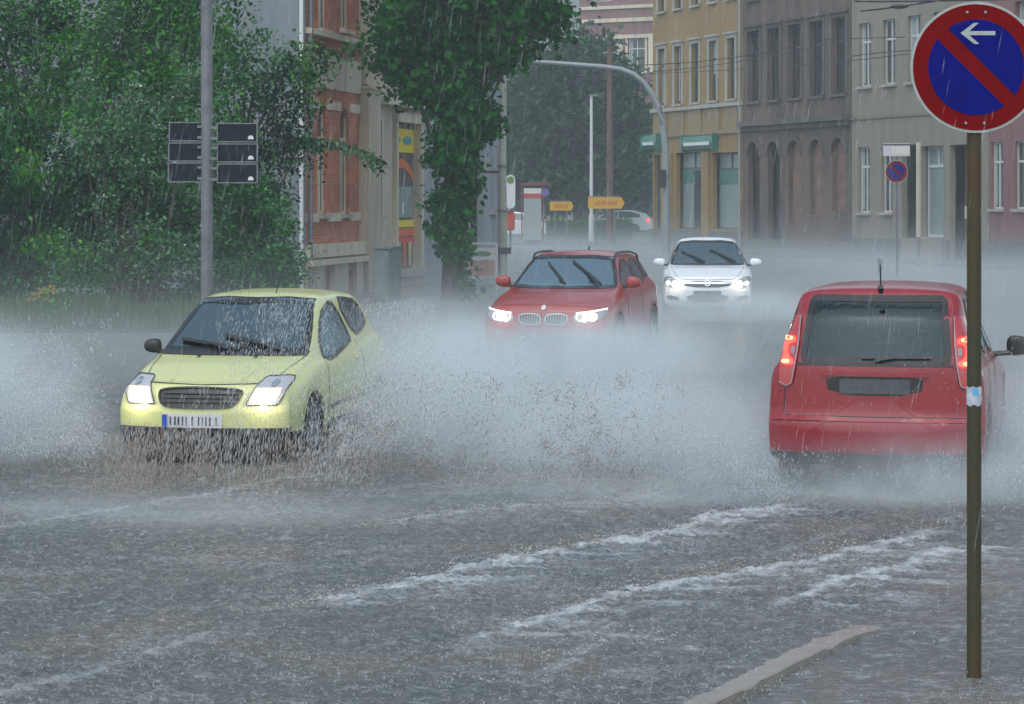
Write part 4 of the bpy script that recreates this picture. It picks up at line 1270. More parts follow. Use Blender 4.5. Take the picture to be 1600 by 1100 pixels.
for p0, p1 in ((1331, 1408), (1435, 1438.5), (1475, 1483.5), (1516, 1545)):
    a, b = f.s_of(p0)[0], f.s_of(p1)[0]
    f.box("plinth", a, b, -.1, f.z_of(1400, 373), -.09, .012, M['plinth'])
f.roof(HB+.4)

# --- pink house
f = Facade("pink_house", "pink plastered house behind the round sign at the edge", right_line(1546), right_line(1760), 12)
c0 = f.s_of(1556)[0]; c1 = f.s_of(1597)[0]; st = c1-c0
zs, zt = f.z_of(1556, 326), f.z_of(1556, 222)
k = 0
while c0+st*k+.6 < f.len:
    c = c0+st*k
    f.window(max(.12, c-.48), c+.48, zs, zt, 'cross', sill=M['surround'], rev=.14)
    if k >= 1:
        z0 = f.z_of(1597, 102); f.window(c-.48, c+.48, z0, z0+2.1, 'cross', sill=M['surround'], rev=.22)
    f.window(max(.12, c-.48), c+.48, zs+8.6, zs+10.5, 'cross', sill=M['surround'], rev=.22)
    k += 1
f.wall(HB, M['pink_pl'])
f.box("plinth", 0, f.len, -.1, f.z_of(1556, 375), -.09, .012, M['plinth'])
f.roof(HB)

# --- brick house on the near side, its blank flank towards us
def left_line(px):
    r = (px-800)/FPX
    d = (-4.4-.2*51)/(r-.2)
    return Vector((r*d, d, 0))
LA = left_line(474); LB = left_line(561)
f = Facade("brick_house", "red brick house with cream stone bands and arched windows behind the trees", LA, LB, 11)
for (p0, p1, top) in ((496, 510, 166), (531, 545, 168)):
    a, b, z0, z1 = f.rect(p0, p1, top, 334)
    f.window(a, b, z0, z1, 'tee', sill=M['surround'], rev=.10, arch=True, frame=M['cream'])
for (p0, p1) in ((497, 512), (532, 546)):
    a, b, z0, z1 = f.rect(p0, p1, -70, 46)
    f.window(a, b, z0, z1, 'tee', sill=M['cream'], rev=.10, frame=M['cream'])
for (p0, p1) in ((502, 516), (538, 551)):
    a, b, z0, z1 = f.rect(p0, p1, 421, 456)
    f.window(a, b, z0, z1, 'plain', rev=.28, name="cellar_window", frame=M['wframe_d'])
f.wall(12.5, M['brick'])
Lf = f.len
for z0p, z1p, mat, pr in ((140, 88, M['cream'], .05), (172, 158, M['cream'], .04), (346, 333, M['cream'], .05), (400, 380, M['cream'], .16), (470, 404, M['sand'], .10)):
    z0, z1 = f.z_of(517, z0p), f.z_of(517, z1p)
    # bands stop at the window openings
    cuts = [f.rect(496, 510, 1, 2)[:2], f.rect(531, 545, 1, 2)[:2]] if z0p in (172, 346) else []
    if z0p == 470: cuts = [f.rect(502, 516, 1, 2)[:2], f.rect(538, 551, 1, 2)[:2]]; z0 = -.1
    x = 0
    for c in cuts + [(Lf, Lf)]:
        if c[0] > x: f.box("stone_band", x, c[0]-(.003 if c[0] < Lf else 0), z0, z1, -pr, .012, mat)
        x = c[1]+.003
z0 = f.z_of(517, 412); f.box("stone_ledge", 0, Lf, z0, z0+.12, -.24, .014, M['cream'])
z0 = f.z_of(517, 62); f.box("sill_band", 0, Lf, z0, z0+.12, -.18, .014, M['cream'])
MB().box(-.14, -.012, -.05, 11, -.1, 12.5).build("flank_wall", M['slate_pl'], f.root)
MB().add([(-14, .4, -.1), (-.145, .4, -.1), (-.145, .4, 12.5), (-14, .4, 12.5), (-14, .8, -.1), (-.145, .8, -.1), (-.145, .8, 12.5), (-14, .8, 12.5)], [(0,1,2,3),(4,7,6,5),(0,4,5,1),(3,2,6,7),(0,3,7,4),(1,5,6,2)]) if 0 else None
MB().tube([(-.22, -.02, 0), (-.22, -.02, 12)], .045, 8).build("downpipe", M['white_metal'], f.root)
MB().tube([(.06, -.14, 0), (.06, -.14, 12)], .055, 8).build("drainpipe", M['galv'], f.root)
f.roof(12.5)
BH = f
# rear wing with the big slate-grey wall seen above and between the bushes
g0 = Facade("grey_wing", "slate grey rendered building rising behind the roadside bushes", Vector((-22, 52.6, 0)), Vector((LA.x-.32, 52.6, 0)), 10)
g0.wall(13.5, M['slate_pl'])
g0.box("parapet", -.1, g0.len+.02, 13.5, 13.8, -.15, 10.1, M['galv'])

# --- sand coloured shop house next to it, with the corner display window
f = Facade("shop_house", "sand coloured shop house with a tall yellow bordered display window", left_line(561.5), left_line(661), 11)
a, b, z0, z1 = f.rect(583, 597, 186, 338)
f.window(a, b, z0, z1, 'plain', rev=.12, sill=M['surround'])
a, b, z0, z1 = f.rect(617, 653, 192, 420)
SA, SB, SZ0, SZ1 = a, b, z0, z1
f.hole([(a, z0), (b, z0), (b, z1), (a, z1)])
f.wall(12.0, M['sand'])
p0, p1 = f.s_of(562)[0], f.s_of(581)[0]
f.box("corner_pilaster", p0, p1, -.1, f.z_of(571, 140), -.22, .01, M['sand'])
f.box("pilaster_cap", p0-.05, p1+.08, f.z_of(571, 140), f.z_of(571, 136), -.28, .01, M['cream'])
f.box("upper_pilaster", p0+.1, p1-.1, f.z_of(571, 134), 11.5, -.14, .01, M['sand'])
f.box("cornice", p1+.1, f.len, f.z_of(620, 168), f.z_of(620, 158), -.35, .012, M['cream'])
# display window: casing, print, goods
cs = MB(); w_ = .22
cs.box(SA-w_, SA, -.10, .012, SZ0, SZ1).box(SB, SB+w_, -.10, .012, SZ0, SZ1).box(SA-w_-.05, SB+w_+.05, -.14, .013, SZ1+.0, SZ1+.22)
o = cs.build("display_casing", M['cream'], f.root)
f.box("display_sill", SA-.3, SB+.3, SZ0-.16, SZ0-.004, -.30, .012, M['surround'])
def hz(py): return f.z_of(635, py)
M['sh_yellow'] = pmat("yellow_print", (.85, .64, .01), .35); M['sh_teal'] = pmat("teal_print", (.05, .30, .32), .4)
M['sh_orange'] = pmat("orange_print", (.70, .13, .03), .4); M['sh_red'] = pmat("red_print", (.65, .03, .05), .4); M['sh_cream'] = pmat("cream_print", (.6, .5, .3), .4)
dw = MB().box(SA, SB, .13, .16, SZ0, SZ1).build("display_window", M['pane'], f.root)
MB().box(SA, SB, .115, .128, hz(238), hz(201)).build("yellow_board", M['sh_yellow'], dw)
c = (SA+SB)/2
mb = MB(); W2 = (SB-SA)
for k in (-.27, .22):
    mb.prism([(c+k*W2+.19*W2*math.cos(t), (hz(226)+hz(212))/2+.5*(hz(212)-hz(226))*math.sin(t)) for t in [2*math.pi*i/18 for i in range(18)]], .10, .112)
mb.build("round_print", M['sh_teal'], dw)
MB().prism([(SA, hz(285)), (c, hz(258)), (SB, hz(285)), (SB, hz(272)), (c, hz(262)-0.0+.35), (SA, hz(272))], .112, .125).build("orange_roof_print", M['sh_orange'], dw) if 0 else None
mb = MB(); n = 10
for i in range(n):
    t0, t1 = i/n, (i+1)/n
    f0 = lambda t: hz(286) + (hz(262)-hz(286))*math.sin(math.pi*t)**.8
    mb.add([(SA+W2*t0, .12, f0(t0)), (SA+W2*t1, .12, f0(t1)), (SA+W2*t1, .12, f0(t1)+.22), (SA+W2*t0, .12, f0(t0)+.22)], [(0,1,2,3)])
mb.build("orange_arch_print", M['sh_orange'], dw)
MB().box(SA+.1, SB-.1, .11, .127, hz(340), hz(291)).build("lower_light", M['pane_pale'], dw)
MB().box(c-.02, c+.14, .10, .109, hz(335), hz(315)).build("small_poster", M['white_metal'], dw)
MB().box(SA, SB, .105, .128, hz(355), hz(344)).build("yellow_strip", M['sh_yellow'], dw)
MB().box(SA, SB, .105, .128, hz(369), hz(357)).build("brick_print", M['sh_orange'], dw)
for i in range(4):
    x0 = SA+.1+W2*.24*i
    MB().prism([(x0+.06, hz(416)), (x0+.20, hz(416)), (x0+.30, hz(378)), (x0-.02, hz(378))], .09, .125).build("food_print", (M['sh_red'], M['sh_cream'], M['sh_orange'], M['sh_cream'])[i], dw)
MB().box(SA, SB, .10, .126, hz(380), hz(371)).build("red_print_band", M['sh_red'], dw)
f.roof(12.0)

# --- grey house further along, in the mist
f = Facade("grey_house", "plain grey house standing in the mist beyond the shop", left_line(662), left_line(784), 11)
a, b, z0, z1 = f.rect(735, 757, 188, 398)
f.hole([(a, z0), (b, z0), (b, z1), (a, z1)])
f.box("dark_gateway", a-.02, b+.02, z0-.02, z1+.02, .5, .6, M['plinth'])
for (p0, p1) in ((680, 690), (706, 716), (765, 773)):
    a, b, z0, z1 = f.rect(p0, p1, 200, 330); f.window(a, b, z0, z1, 'tee', rev=.2, sill=M['surround'])
    a, b, z0, z1 = f.rect(p0, p1, 20, 120); f.window(a, b, z0, z1, 'tee', rev=.2, sill=M['surround'])
f.wall(12.8, M['far_grey'])
f.roof(12.8)

# --- far end of the crossing: brick corner building with cream bands, pale block behind it
f = Facade("brick_corner_building", "tall brown brick building with cream bands far behind the park trees", PT(905, 300, 172)*1, PT(1062, 300, 168)*1, 12)
f.root.location.z = 0
hzb = lambda py: CAMH+(HOR-py)*170/FPX
a, b = f.s_of(981)[0], f.s_of(1008)[0]
f.window(a, b, hzb(114), hzb(60), 'cross', rev=.2, sur=M['cream'], sill=M['cream'])
for q in (-1, 1):
    f.box("window_pilaster", (a-.75 if q < 0 else b+.35), (a-.35 if q < 0 else b+.75), hzb(114), hzb(54), -.2, .01, M['cream'])
f.window(a, b, hzb(0), hzb(-50), 'cross', rev=.2, sur=M['cream'])
a2, b2 = f.s_of(930)[0], f.s_of(952)[0]
f.window(a2, b2, hzb(0), hzb(-50), 'cross', rev=.2, sur=M['cream'])
f.window(a, b, hzb(250), hzb(190), 'cross', rev=.2)
f.window(a2, b2, hzb(114), hzb(60), 'cross', rev=.2)
f.wall(19.5, M['far_lilac'])
for (p0, p1) in ((13, 8), (34, 28), (60, 55)):
    f.box("cream_band", 0, f.len, hzb(p0), hzb(p1), -.15, .012, M['cream'])
f.roof(19.5, 2.2)
f = Facade("pale_block", "pale grey building showing between the maple and the brick building", PT(848, 300, 185)*1, PT(907, 300, 185)*1, 10)
f.root.location.z = 0
f.wall(20, M['far_grey']); f.roof(20, 1.0)
f = Facade("distant_terrace", "long grey terrace closing the street far behind the park", Vector((-14, 214, 0)), Vector((40, 205, 0)), 10)
for k in range(14):
    for q in range(3): f.window(1.5+3.8*k, 2.9+3.8*k, 1.5+4*q, 3.7+4*q, 'cross', rev=.2)
f.wall(19, M['far_grey']); f.roof(19, 1.5)

# --- pavements
def quadslab(name, pts, z, mat, label):
    n = len(pts)
    mb = MB().add([(p[0], p[1], z) for p in pts]+[(p[0], p[1], -.11) for p in pts], [tuple(range(n))]+[(i, (i+1) % n, n+(i+1) % n, n+i) for i in range(n)])
    return tag(mb.build(name, mat), label, kind="structure")
L0, L1 = left_line(400), left_line(790)
quadslab("pavement", [(-22, 49.0), (L0.x+1.2, 48.0), (L1.x+3.0, L1.y+1), (L1.x-.3, L1.y+1), (L0.x-2.2, L0.y+.2), (-22, 52.55)], .07, M['paving'], "wet pavement in front of the brick and shop houses")
r0, r1 = right_line(1015), right_line(1760)
nrm = Vector((-.951, -.309, 0))
quadslab("pavement", [tuple(r0+nrm*2.6)[:2], tuple(r1+nrm*2.6)[:2], tuple(r1-nrm*.5)[:2], tuple(r0-nrm*.5)[:2]], .07, M['paving'], "wet pavement along the ochre and beige houses")
quadslab("verge", [(-30, 40.2), (-4.2, 40.2), (-3.6, 48.0), (-6.0, 52.5), (-30, 52.5)], .05, M['soil'], "grassy ground under the roadside bushes")
quadslab("park_ground", [(-6, 116), (9, 112), (14, 165), (-8, 165)], .10, M['soil'], "park lawn beyond the crossing")

# ------------------------------------------------------------------ street furniture
def disc_sign(name, label, loc, r, arrow, post_h, post_r, post_mat, sq=None, face_off=0.0, zc=None, group=None, bolts=False, post_x=0.0):
    root = empty(name, loc, 0, label, "sign", group)
    zc = zc
    MB().tube([(post_x, 0, -.1), (post_x, 0, post_h)], post_r, 16).build("post", post_mat, root, smooth=True)
    y = -post_r-.012
    def disc(nm, rr, mat, y0, th, n=64): return MB().prism(circle(face_off, zc, rr, n), y0, y0+th).build(nm, mat, root)
    disc("rim", r, M['sg_white'], y, .010)
    disc("red_ring", r*.962, M['sg_red'], y-.003, .003)
    # two blue fields left and right of the red diagonal bar, cut as circle segments
    rb = r*.73; hw = r*.115; mb = MB()
    for sgn in (1, -1):
        a_ = math.asin(hw/rb); pts = circle(0, 0, rb, 40, a_, math.pi-a_)
        c45, s45 = math.cos(R(-45)), math.sin(R(-45))
        seg = [(x, sgn*z) for x, z in pts]
        seg = [(face_off + x*c45 - z*s45, zc + x*s45 + z*c45) for x, z in seg]
        mb.prism(seg, y-.006, y-.003)
    mb.build("blue_field", M['sg_blue'], root)
    if arrow:
        k = r
        ax, az = face_off-.02*k, zc+.52*k
        # head two slanted strokes, shaft one stroke
        mb = MB()
        mb.prism([(ax-.12*k, az-.031*k), (ax+.31*k, az-.031*k), (ax+.31*k, az+.031*k), (ax-.12*k, az+.031*k)], y-.0085, y-.006)
        mb.prism([(ax-.22*k, az), (ax-.02*k, az+.155*k), (ax+.055*k, az+.155*k), (ax-.125*k, az)], y-.0092, y-.006)
        mb.prism([(ax-.22*k, az), (ax-.125*k, az), (ax+.065*k, az-.165*k), (ax-.01*k, az-.165*k)], y-.0092, y-.006)
        mb.build("arrow", M['sg_white'], root)
    if bolts:
        for (bx, bz) in ((-.14, .84), (.14, .84), (-.16, -.85), (.12, -.85)):
            MB().tube([(face_off+bx*r, y-.003, zc+bz*r), (face_off+bx*r, y-.012, zc+bz*r)], .0062, 10).build("bolt", M['grey_metal'], root, smooth=True)
        for (ca, cb) in ((.80, .88), (-.89, -.81)): MB().box(post_x-.09, post_x+.09, -post_r-.003, post_r+.012, zc+ca*r, zc+cb*r).build("clamp", M['galv'], root)
    return root
M['sg_white'] = pmat("sign_white", (.42, .46, .44), .35, var=.4, scale=20)
M['sg_red'] = pmat("sign_red", (.19, .0015, .002), .5, var=.5, scale=25, c2=(.12, .001, .0015), spec=.06)
M['sg_blue'] = pmat("sign_blue", (.002, .006, .19), .5, var=.7, scale=10, c2=(.001, .004, .10), spec=.06, stretch=(4, 1, .4))
M['post_rust'] = pmat("weathered_green_post", (.045, .045, .018), .5, metal=.2, var=1.0, scale=2.0, c2=(.085, .042, .016), bump=.3, bscale=50, stretch=(3, 3, .5))
d = 11.4
sx = (1522-800)*d/FPX
zc = CAMH+(HOR-106)*d/FPX
SR = 102*d/FPX
rs = disc_sign("no_parking_sign", "large round blue and red no parking sign with white arrow on a brown post", (sx, d, 0), SR, True, zc+.80*SR, .0345, M['post_rust'], face_off=0, zc=zc, bolts=True)
# a worn sticker wrapped round the post
mb = MB(); vs = []; fs = []; n = 20
for k in range(n+1):
    a = math.pi*(1.0+k/n*1.0)
    for j, z in enumerate((CAMH+(HOR-633)*d/FPX + .004*math.sin(k*.9), CAMH+(HOR-618)*d/FPX, CAMH+(HOR-604)*d/FPX + .003*math.sin(k))):
        vs.append((.0358*math.cos(a), .0358*math.sin(a), z))
    if k: b = 3*k; fs += [(b-3, b, b+1, b-2), (b-2, b+1, b+2, b-1)]
M['sticker'] = pmat("worn_sticker", (.62, .66, .68), .3, var=.9, scale=16, c2=(.18, .16, .40))
st_ = mb.add(vs, fs).build("sticker", M['sticker'], rs)
vs = []; fs = []
for k in range(6):
    a = math.pi*(1.38+k/5*.25)
    for z in (CAMH+(HOR-617)*d/FPX, CAMH+(HOR-606)*d/FPX): vs.append((.0368*math.cos(a), .0368*math.sin(a), z))
    if k: b = 2*k; fs.append((b-2, b, b+1, b-1))
MB().add(vs, fs).build("blue_print", pmat("sticker_blue", (.10, .45, .70), .3), st_)

d = 67
fs_ = disc_sign("no_parking_sign", "small round blue and red no parking sign before the beige house", PT(1402, 308, d)-Vector((0, 0, CAMH)), 17.5*d/FPX, False, CAMH+(HOR-222)*d/FPX, .035, M['galv'], face_off=-.03, zc=CAMH+(HOR-268)*d/FPX)
z0, z1 = CAMH+(HOR-244)*d/FPX, CAMH+(HOR-224)*d/FPX
MB().box(-.40, .34, -.075, -.045, z0, z1).build("supplementary_plate", pmat("pale_plate", (.55, .50, .56), .4), fs_)
MB().box(-.16, .30, -.080, -.0755, z0+.05, z1-.10).build("plate_print", pmat("pale_print", (.62, .60, .52), .4), fs_)
MB().box(-.40, .34, -.079, -.0755, z1-.06, z1-.02).build("dark_stripe", M['ink'], fs_)

# grey pole with the backs of direction signs
d = 27.5
px_ = (323-800)*d/FPX
root = empty("sign_pole", (px_, d, 0), 0, "tall mottled galvanised pole behind the pale yellow car", "pole")
MB().tube([(0, 0, -.1), (0, 0, 6.6)], .066, 20).build("shaft", M['galv'], root, smooth=True)
M['sign_back'] = pmat("dark_sign_back", (.012, .020, .028), .6, spec=.2, var=.5, scale=4)
rows = [(190.5, 221), (222.5, 252.5), (254, 285)]
dirs = empty("direction_sign", (px_, d, 0), 0, "dark backs of six direction boards in two columns on the mottled pole", "sign")
for (xa, xb, dy) in ((264, 317, 0), (339, 403, 1.5)):
    for i, (ya, yb) in enumerate(rows):
        x0, x1 = (xa-323-(.8*i if xa < 300 else 0))*d/FPX, (xb-323)*d/FPX
        z0, z1 = CAMH+(HOR-yb-dy)*d/FPX, CAMH+(HOR-ya-dy)*d/FPX
        bd = MB().bbox(x0+.008, x1-.008, -.010, .010, z0+.006, z1-.006, .004).build("sign_board", M['sign_back'], dirs)
        mb = MB(); e = .014
        mb.box(x0, x1, -.020, .016, z1-e, z1-.001).box(x0, x1, -.020, .016, z0+.001, z0+e).box(x0, x0+e, -.019, .015, z0+e, z1-e).box(x1-e, x1, -.019, .015, z0+e, z1-e)
        mb.build("board_frame", M['galv'], bd)
        if xa > 300:
            xs0 = x1-.11; zs0 = z0+.035
            MB().prism([(xs0, zs0), (xs0+.06, zs0), (xs0+.062, zs0+.02), (xs0+.045, zs0+.042), (xs0+.015, zs0+.042), (xs0-.002, zs0+.02)], -.0125, -.0104).build("maker_label", M['white_metal'], bd)
        for (ca, cb) in ((z1-.07, z1-.04), (z0+.03, z0+.06)): MB().box(-.10 if xa < 300 else .05, -.05 if xa < 300 else .13, -.045, -.019, ca, cb).build("clamp", M['galv'], bd)

# concrete tram pole, sandwich board, bus stop, litter bin
M['conc'] = pmat("pale_concrete_pole", (.36, .38, .33), .6, var=.8, scale=2, c2=(.20, .24, .18))
d = 62
root = empty("tram_pole", PT(785, 308, d)-Vector((0, 0, CAMH)), 0, "pale concrete tram pole beside the white advertising board", "pole")
MB().tube([(0, 0, 0), (0, 0, 3.2), (.03, 0, 5.75)], [.13, .10, .085], 12).build("shaft", M['conc'], root, smooth=True)
for z in (2.245+(308-332)*d/FPX, 2.245+(308-262)*d/FPX): MB().tube([(0, 0, z), (0, 0, z+.07)], .125, 12).build("clamp_band", M['galv'], root)
z = 2.245+(308-389)*d/FPX
MB().box(-.22, .22, -.14, .14, z-.12, z+.04).box(-.20, -.08, -.16, .1, z-.6, z-.12).build("bracket", M['black'], root)
z = 2.245+(308-268)*d/FPX
MB().tube([(0, 0, z), (-.62, -.05, z)], .045, 6).build("side_arm", M['black'], root)

d = 59
root = empty("advertising_board", PT(754, 308, d)-Vector((0, 0, CAMH)), R(-8), "white advertising board with faded green oval and reddish pictures", "sign")
M['ad_white'] = pmat("board_white", (.66, .67, .65), .4); M['ad_brown'] = pmat("faded_print", (.42, .15, .12), .5, var=.9, scale=3.5, c2=(.55, .42, .34)); M['ad_green'] = pmat("green_oval_print", (.08, .26, .15), .4, var=.6, scale=6, c2=(.30, .28, .08))
MB().add([(-.31, .0, .28), (.31, .0, .28), (.33, .0, 1.02), (-.33, .0, 1.02), (-.31, .03, .28), (.31, .03, .28), (.33, .03, 1.02), (-.33, .03, 1.02)], [(0,1,2,3),(4,7,6,5),(0,4,5,1),(3,2,6,7),(0,3,7,4),(1,5,6,2)]).build("board", M['ad_white'], root)
MB().prism(circle(0, .87, 1, 24) and [(.21*math.cos(t), .87+.065*math.sin(t)) for t in [2*math.pi*i/24 for i in range(24)]], -.006, -.001).build("oval_print", M['ad_green'], root)
MB().prism([(-.28, .32), (.28, .32), (.30, .70), (.10, .74), (-.10, .70), (-.30, .72)], -.006, -.001).build("picture_print", M['ad_brown'], root)
mb = MB()
for x in (-.345, .345): mb.box(x-.02, x+.02, -.02, .05, .0, 1.10)
mb.box(-.36, .36, -.02, .05, 1.10, 1.14)
mb.build("frame", M['white_metal'], root)

d = 95
root = empty("bus_stop_sign", PT(797.5, 308, d)-Vector((0, 0, CAMH)), 0, "white rounded bus stop panel with a green disc on a thin post", "sign")
z0, z1 = CAMH+(HOR-326)*d/FPX, CAMH+(HOR-273)*d/FPX; w = .19
MB().tube([(0, .06, 0), (0, .06, z1-.1)], .035, 8).build("post", M['galv'], root)
MB().prism([(x, z) for x, z in circle(0, z1-w, w, 14, 0, math.pi)] + [(-w, z0+w)] + [(x, z) for x, z in circle(0, z0+w, w, 14, math.pi, 2*math.pi)[1:]], -.03, .03).build("panel", M['white_metal'], root)
MB().prism(circle(0, z1-w-.02, .145, 20), -.04, -.031).build("green_disc", pmat("dull_green", (.16, .24, .08), .5), root)
d = 93
root = empty("litter_bin", PT(797.5, 308, d)-Vector((0, 0, CAMH)), 0, "orange red litter bin on a short post under the bus stop panel", "bin")
z0, z1 = CAMH+(HOR-360)*d/FPX, CAMH+(HOR-332)*d/FPX
MB().tube([(0, .1, 0), (0, .1, z0+.2)], .04, 8).build("post", M['galv'], root)
mb = MB().bbox(-.17, .17, -.14, .14, z0, z1, .04); mb.build("body", pmat("orange_red_plastic", (.50, .07, .035), .45), root, smooth=True)
MB().bbox(-.18, .18, -.15, .15, z1+.002, z1+.06, .02).build("lid", pmat("dark_red_plastic", (.3, .04, .03), .45), root)

d = 52.6
root = empty("cable_cabinet", PT(605.5, 308, d)-Vector((0, 0, CAMH)), R(78), "grey green cable cabinet on the pavement beside the sand coloured shop", "cabinet")
z1 = CAMH+(HOR-389)*d/FPX
M['cab'] = pmat("grey_green_cabinet", (.20, .25, .24), .5, var=.4, scale=4)
MB().bbox(-.55, .55, -.16, .16, .12, z1, .02).build("housing", M['cab'], root)
MB().box(-.53, .53, -.15, .15, .0, .119).build("base", M['plinth'], root)
for x in (-.27, .27): MB().box(x-.25, x+.25, -.175, -.161, .2, z1-.08).build("door", M['cab'], root)
MB().bbox(-.58, .58, -.19, .19, z1+.001, z1+.05, .015).build("lid", M['cab'], root)

# mast arm over the crossing
d = 88
root = empty("mast_arm_pole", PT(1041, 308, d)-Vector((0, 0, CAMH)), 0, "grey mast with a long curved arm reaching over the road by the ochre house", "pole")
pts = []
for px_, py_ in ((1041, 402), (1041, 300), (1040, 230), (1036, 195), (1029, 168), (1019, 147), (1005, 128), (990, 116), (970, 108), (940, 104), (900, 101), (860, 98), (815, 95)):
    pts.append((((px_-1041)*d/FPX), 0, CAMH+(HOR-py_)*d/FPX))
MB().tube(pts, [.15, .14, .13, .12, .12, .11, .10, .10, .095, .09, .085, .08, .07], 12).build("mast", M['grey_metal'], root, smooth=True)
z = CAMH+(HOR-278)*d/FPX
b_ = MB().bbox(-.30, -.02, -.28, -.10, z-.35, z+.30, .03).build("signal_head", M['black'], root)
MB().box(-.12, .12, -.17, -.10, z-.02, z+.1).build("bracket", M['galv'], root)

# thin lamp post, wooden post, arrow signs, park things
def simple_post(name, label, px_, d, ytop, r, mat, cat="pole"):
    root = empty(name, PT(px_, 308, d)-Vector((0, 0, CAMH)), 0, label, cat)
    MB().tube([(0, 0, 0), (0, 0, CAMH+(HOR-ytop)*d/FPX)], [r*1.15, r*.8], 10).build("shaft", mat, root, smooth=True)
    return root
q = simple_post("lamp_post", "thin pale lamp post before the park trees", 924, 118, 150, .08, M['white_metal'], "street lamp")
zt_ = CAMH+(HOR-150)*118/FPX
MB().bbox(-.12, .35, -.1, .1, zt_-.02, zt_+.08, .03).build("lamp_head", M['grey_metal'], q)
MB().tube([(0, 0, 0), (0, 0, 1.4)], .13, 10).build("base_sleeve", M['white_metal'], q)
q = simple_post("timber_pole", "thick brown timber pole in front of the park trees", 953, 112, 72, .15, pmat("brown_timber", (.16, .10, .085), .8, var=.6, scale=2))
MB().tube([(-.3, 0, 8.9), (.3, 0, 8.9)], .04, 6).build("crossbar", M['grey_metal'], q)
M['dir_yellow'] = pmat("direction_sign_yellow", (.66, .36, .02), .4); M['dir_print'] = pmat("faded_orange_print", (.48, .17, .02), .4)
for (x0, x1, y0, y1, lab, d) in ((859, 896, 315, 329, "small yellow arrow sign pointing right beside the hedge", 108), (919, 976, 308, 326, "larger yellow arrow sign in front of the distant white car", 104)):
    c = (x0+x1)/2; root = empty("arrow_sign", PT(c, 308, d)-Vector((0, 0, CAMH)), 0, lab, "sign", "yellow arrow signs")
    w = (x1-x0)/2*d/FPX; z0, z1 = CAMH+(HOR-y1)*d/FPX, CAMH+(HOR-y0)*d/FPX; t = w*.18
    MB().prism([(-w, z0), (w-t, z0), (w, (z0+z1)/2), (w-t, z1), (-w, z1)], -.03, .0).build("arrow_board", M['dir_yellow'], root)
    mb = MB(); rs_ = random.Random(int(c))
    x = -w*.62
    while x < w*.5:
        ww = rs_.uniform(.05, .11)*w*2*.5; mb.box(x, x+ww, -.036, -.031, z0+(z1-z0)*.30, z0+(z1-z0)*rs_.uniform(.55, .75)); x += ww+.02
    mb.build("blurred_lettering", M['dir_print'], root)
    MB().box(-w*.9, w*.7, -.04, -.005, z1+.002, z1+.05).build("top_rail", M['galv'], root)
    for x in (-w*.55, w*.45): MB().tube([(x, .04, 0), (x, .04, z1+.04)], .035, 8).build("post", M['galv'], root)

d = 112
root = empty("bus_shelter", PT(834, 308, d)-Vector((0, 0, CAMH)), 0, "glazed bus shelter with dark red frame across the junction", "bus shelter")
M['shel_red'] = pmat("dark_red_frame", (.24, .05, .07), .4)
zt_ = CAMH+(HOR-290)*d/FPX
mb = MB()
for x in (-.55, .45): mb.box(x-.03, x+.03, -.03, .03, 0, zt_).box(x-.03, x+.03, 1.2, 1.26, 0, zt_)
mb.build("frame", M['shel_red'], root)
MB().bbox(-.62, .80, -.15, 1.4, zt_+.002, zt_+.12, .03).build("canopy", M['shel_red'], root)
for (x0, x1, y) in ((-.5, .4, 1.23),): MB().box(x0, x1, y, y+.015, .3, zt_-.15).build("glass_panel", glass_mat("shelter_glass", (.7, .8, .8), .1), root)
MB().box(-.46, .34, -.02, .02, .28, zt_-.5).build("poster_panel", pmat("pale_poster", (.34, .40, .40), .4), root)
MB().box(-.46, .36, -.05, -.021, zt_-.55, zt_-.38).build("red_band", pmat("red_band", (.55, .06, .05), .4), root)
MB().box(-.46, .36, -.05, -.021, zt_-.37, zt_-.12).build("white_band", M['ad_white'], root)
MB().box(-.3, .3, .6, .9, .0, .42).build("bench", M['plinth'], root)
MB().prism(circle(.52, zt_-.32, .19, 18), -.05, -.031).build("round_panel", pmat("violet_disc", (.16, .12, .42), .4), root)

def far_car(name, label, loc, rz, paint_):
    root = empty(name, loc, rz, label, "car")
    L, W = 4.3, .87
    prof = [(0,.25),(0,.62),(.08,.72),(.95,.93),(1.7,1.40),(3.1,1.45),(3.85,1.25),(4.15,.98),(4.28,.9),(4.3,.3),(4.2,.22),(.1,.22)]
    mb = MB(); n = len(prof)
    def wz(z): return W if z < .95 else W-.32*(z-.95)/.5
    vs = [(y-L/2, -wz(z), z) for y, z in prof] + [(y-L/2, wz(z), z) for y, z in prof]
    tr = tessellate_polygon([[Vector((y, z, 0)) for y, z in prof]])
    mb.add(vs, [tuple(t) for t in tr]+[tuple(i+n for i in t) for t in tr]+[(i, (i+1) % n, n+(i+1) % n, n+i) for i in range(n)])
    mb.build("body", paint_, root)
    for sgn in (-1, 1):
        MB().add([(x-L/2, sgn*(wz(z)+.008), z) for x, z in ((1.25,.98),(1.80,1.34),(2.35,1.36),(2.35,.98))], [(0,1,2,3)]).add([(x-L/2, sgn*(wz(z)+.008), z) for x, z in ((2.42,.98),(2.42,1.36),(3.1,1.36),(3.72,1.2),(3.8,1.0))], [(0,1,2,3,4)]).build("side_window", M['pane'], root)
        for x in (.8, 3.45): MB().tube([(x-L/2, sgn*.70, .31), (x-L/2, sgn*.885, .31)], .31, 18).build("wheel", M['rubber'], root)
        MB().box(L/2-.10, L/2+.015, sgn*.84-.06, sgn*.84+.06, .72, .92).build("tail_lamp", M['tail_on'] if sgn < 0 else M['tail_off'], root)
    return root
far_car("distant_car", "distant white car passing side-on behind the yellow arrow sign", PT(963, 308, 150)-Vector((0, 0, CAMH)), R(-12), M['white'])
far_car("distant_car", "distant silver white car half hidden behind the litter bin", PT(806, 308, 135)-Vector((0, 0, CAMH)), R(172), M['white'])
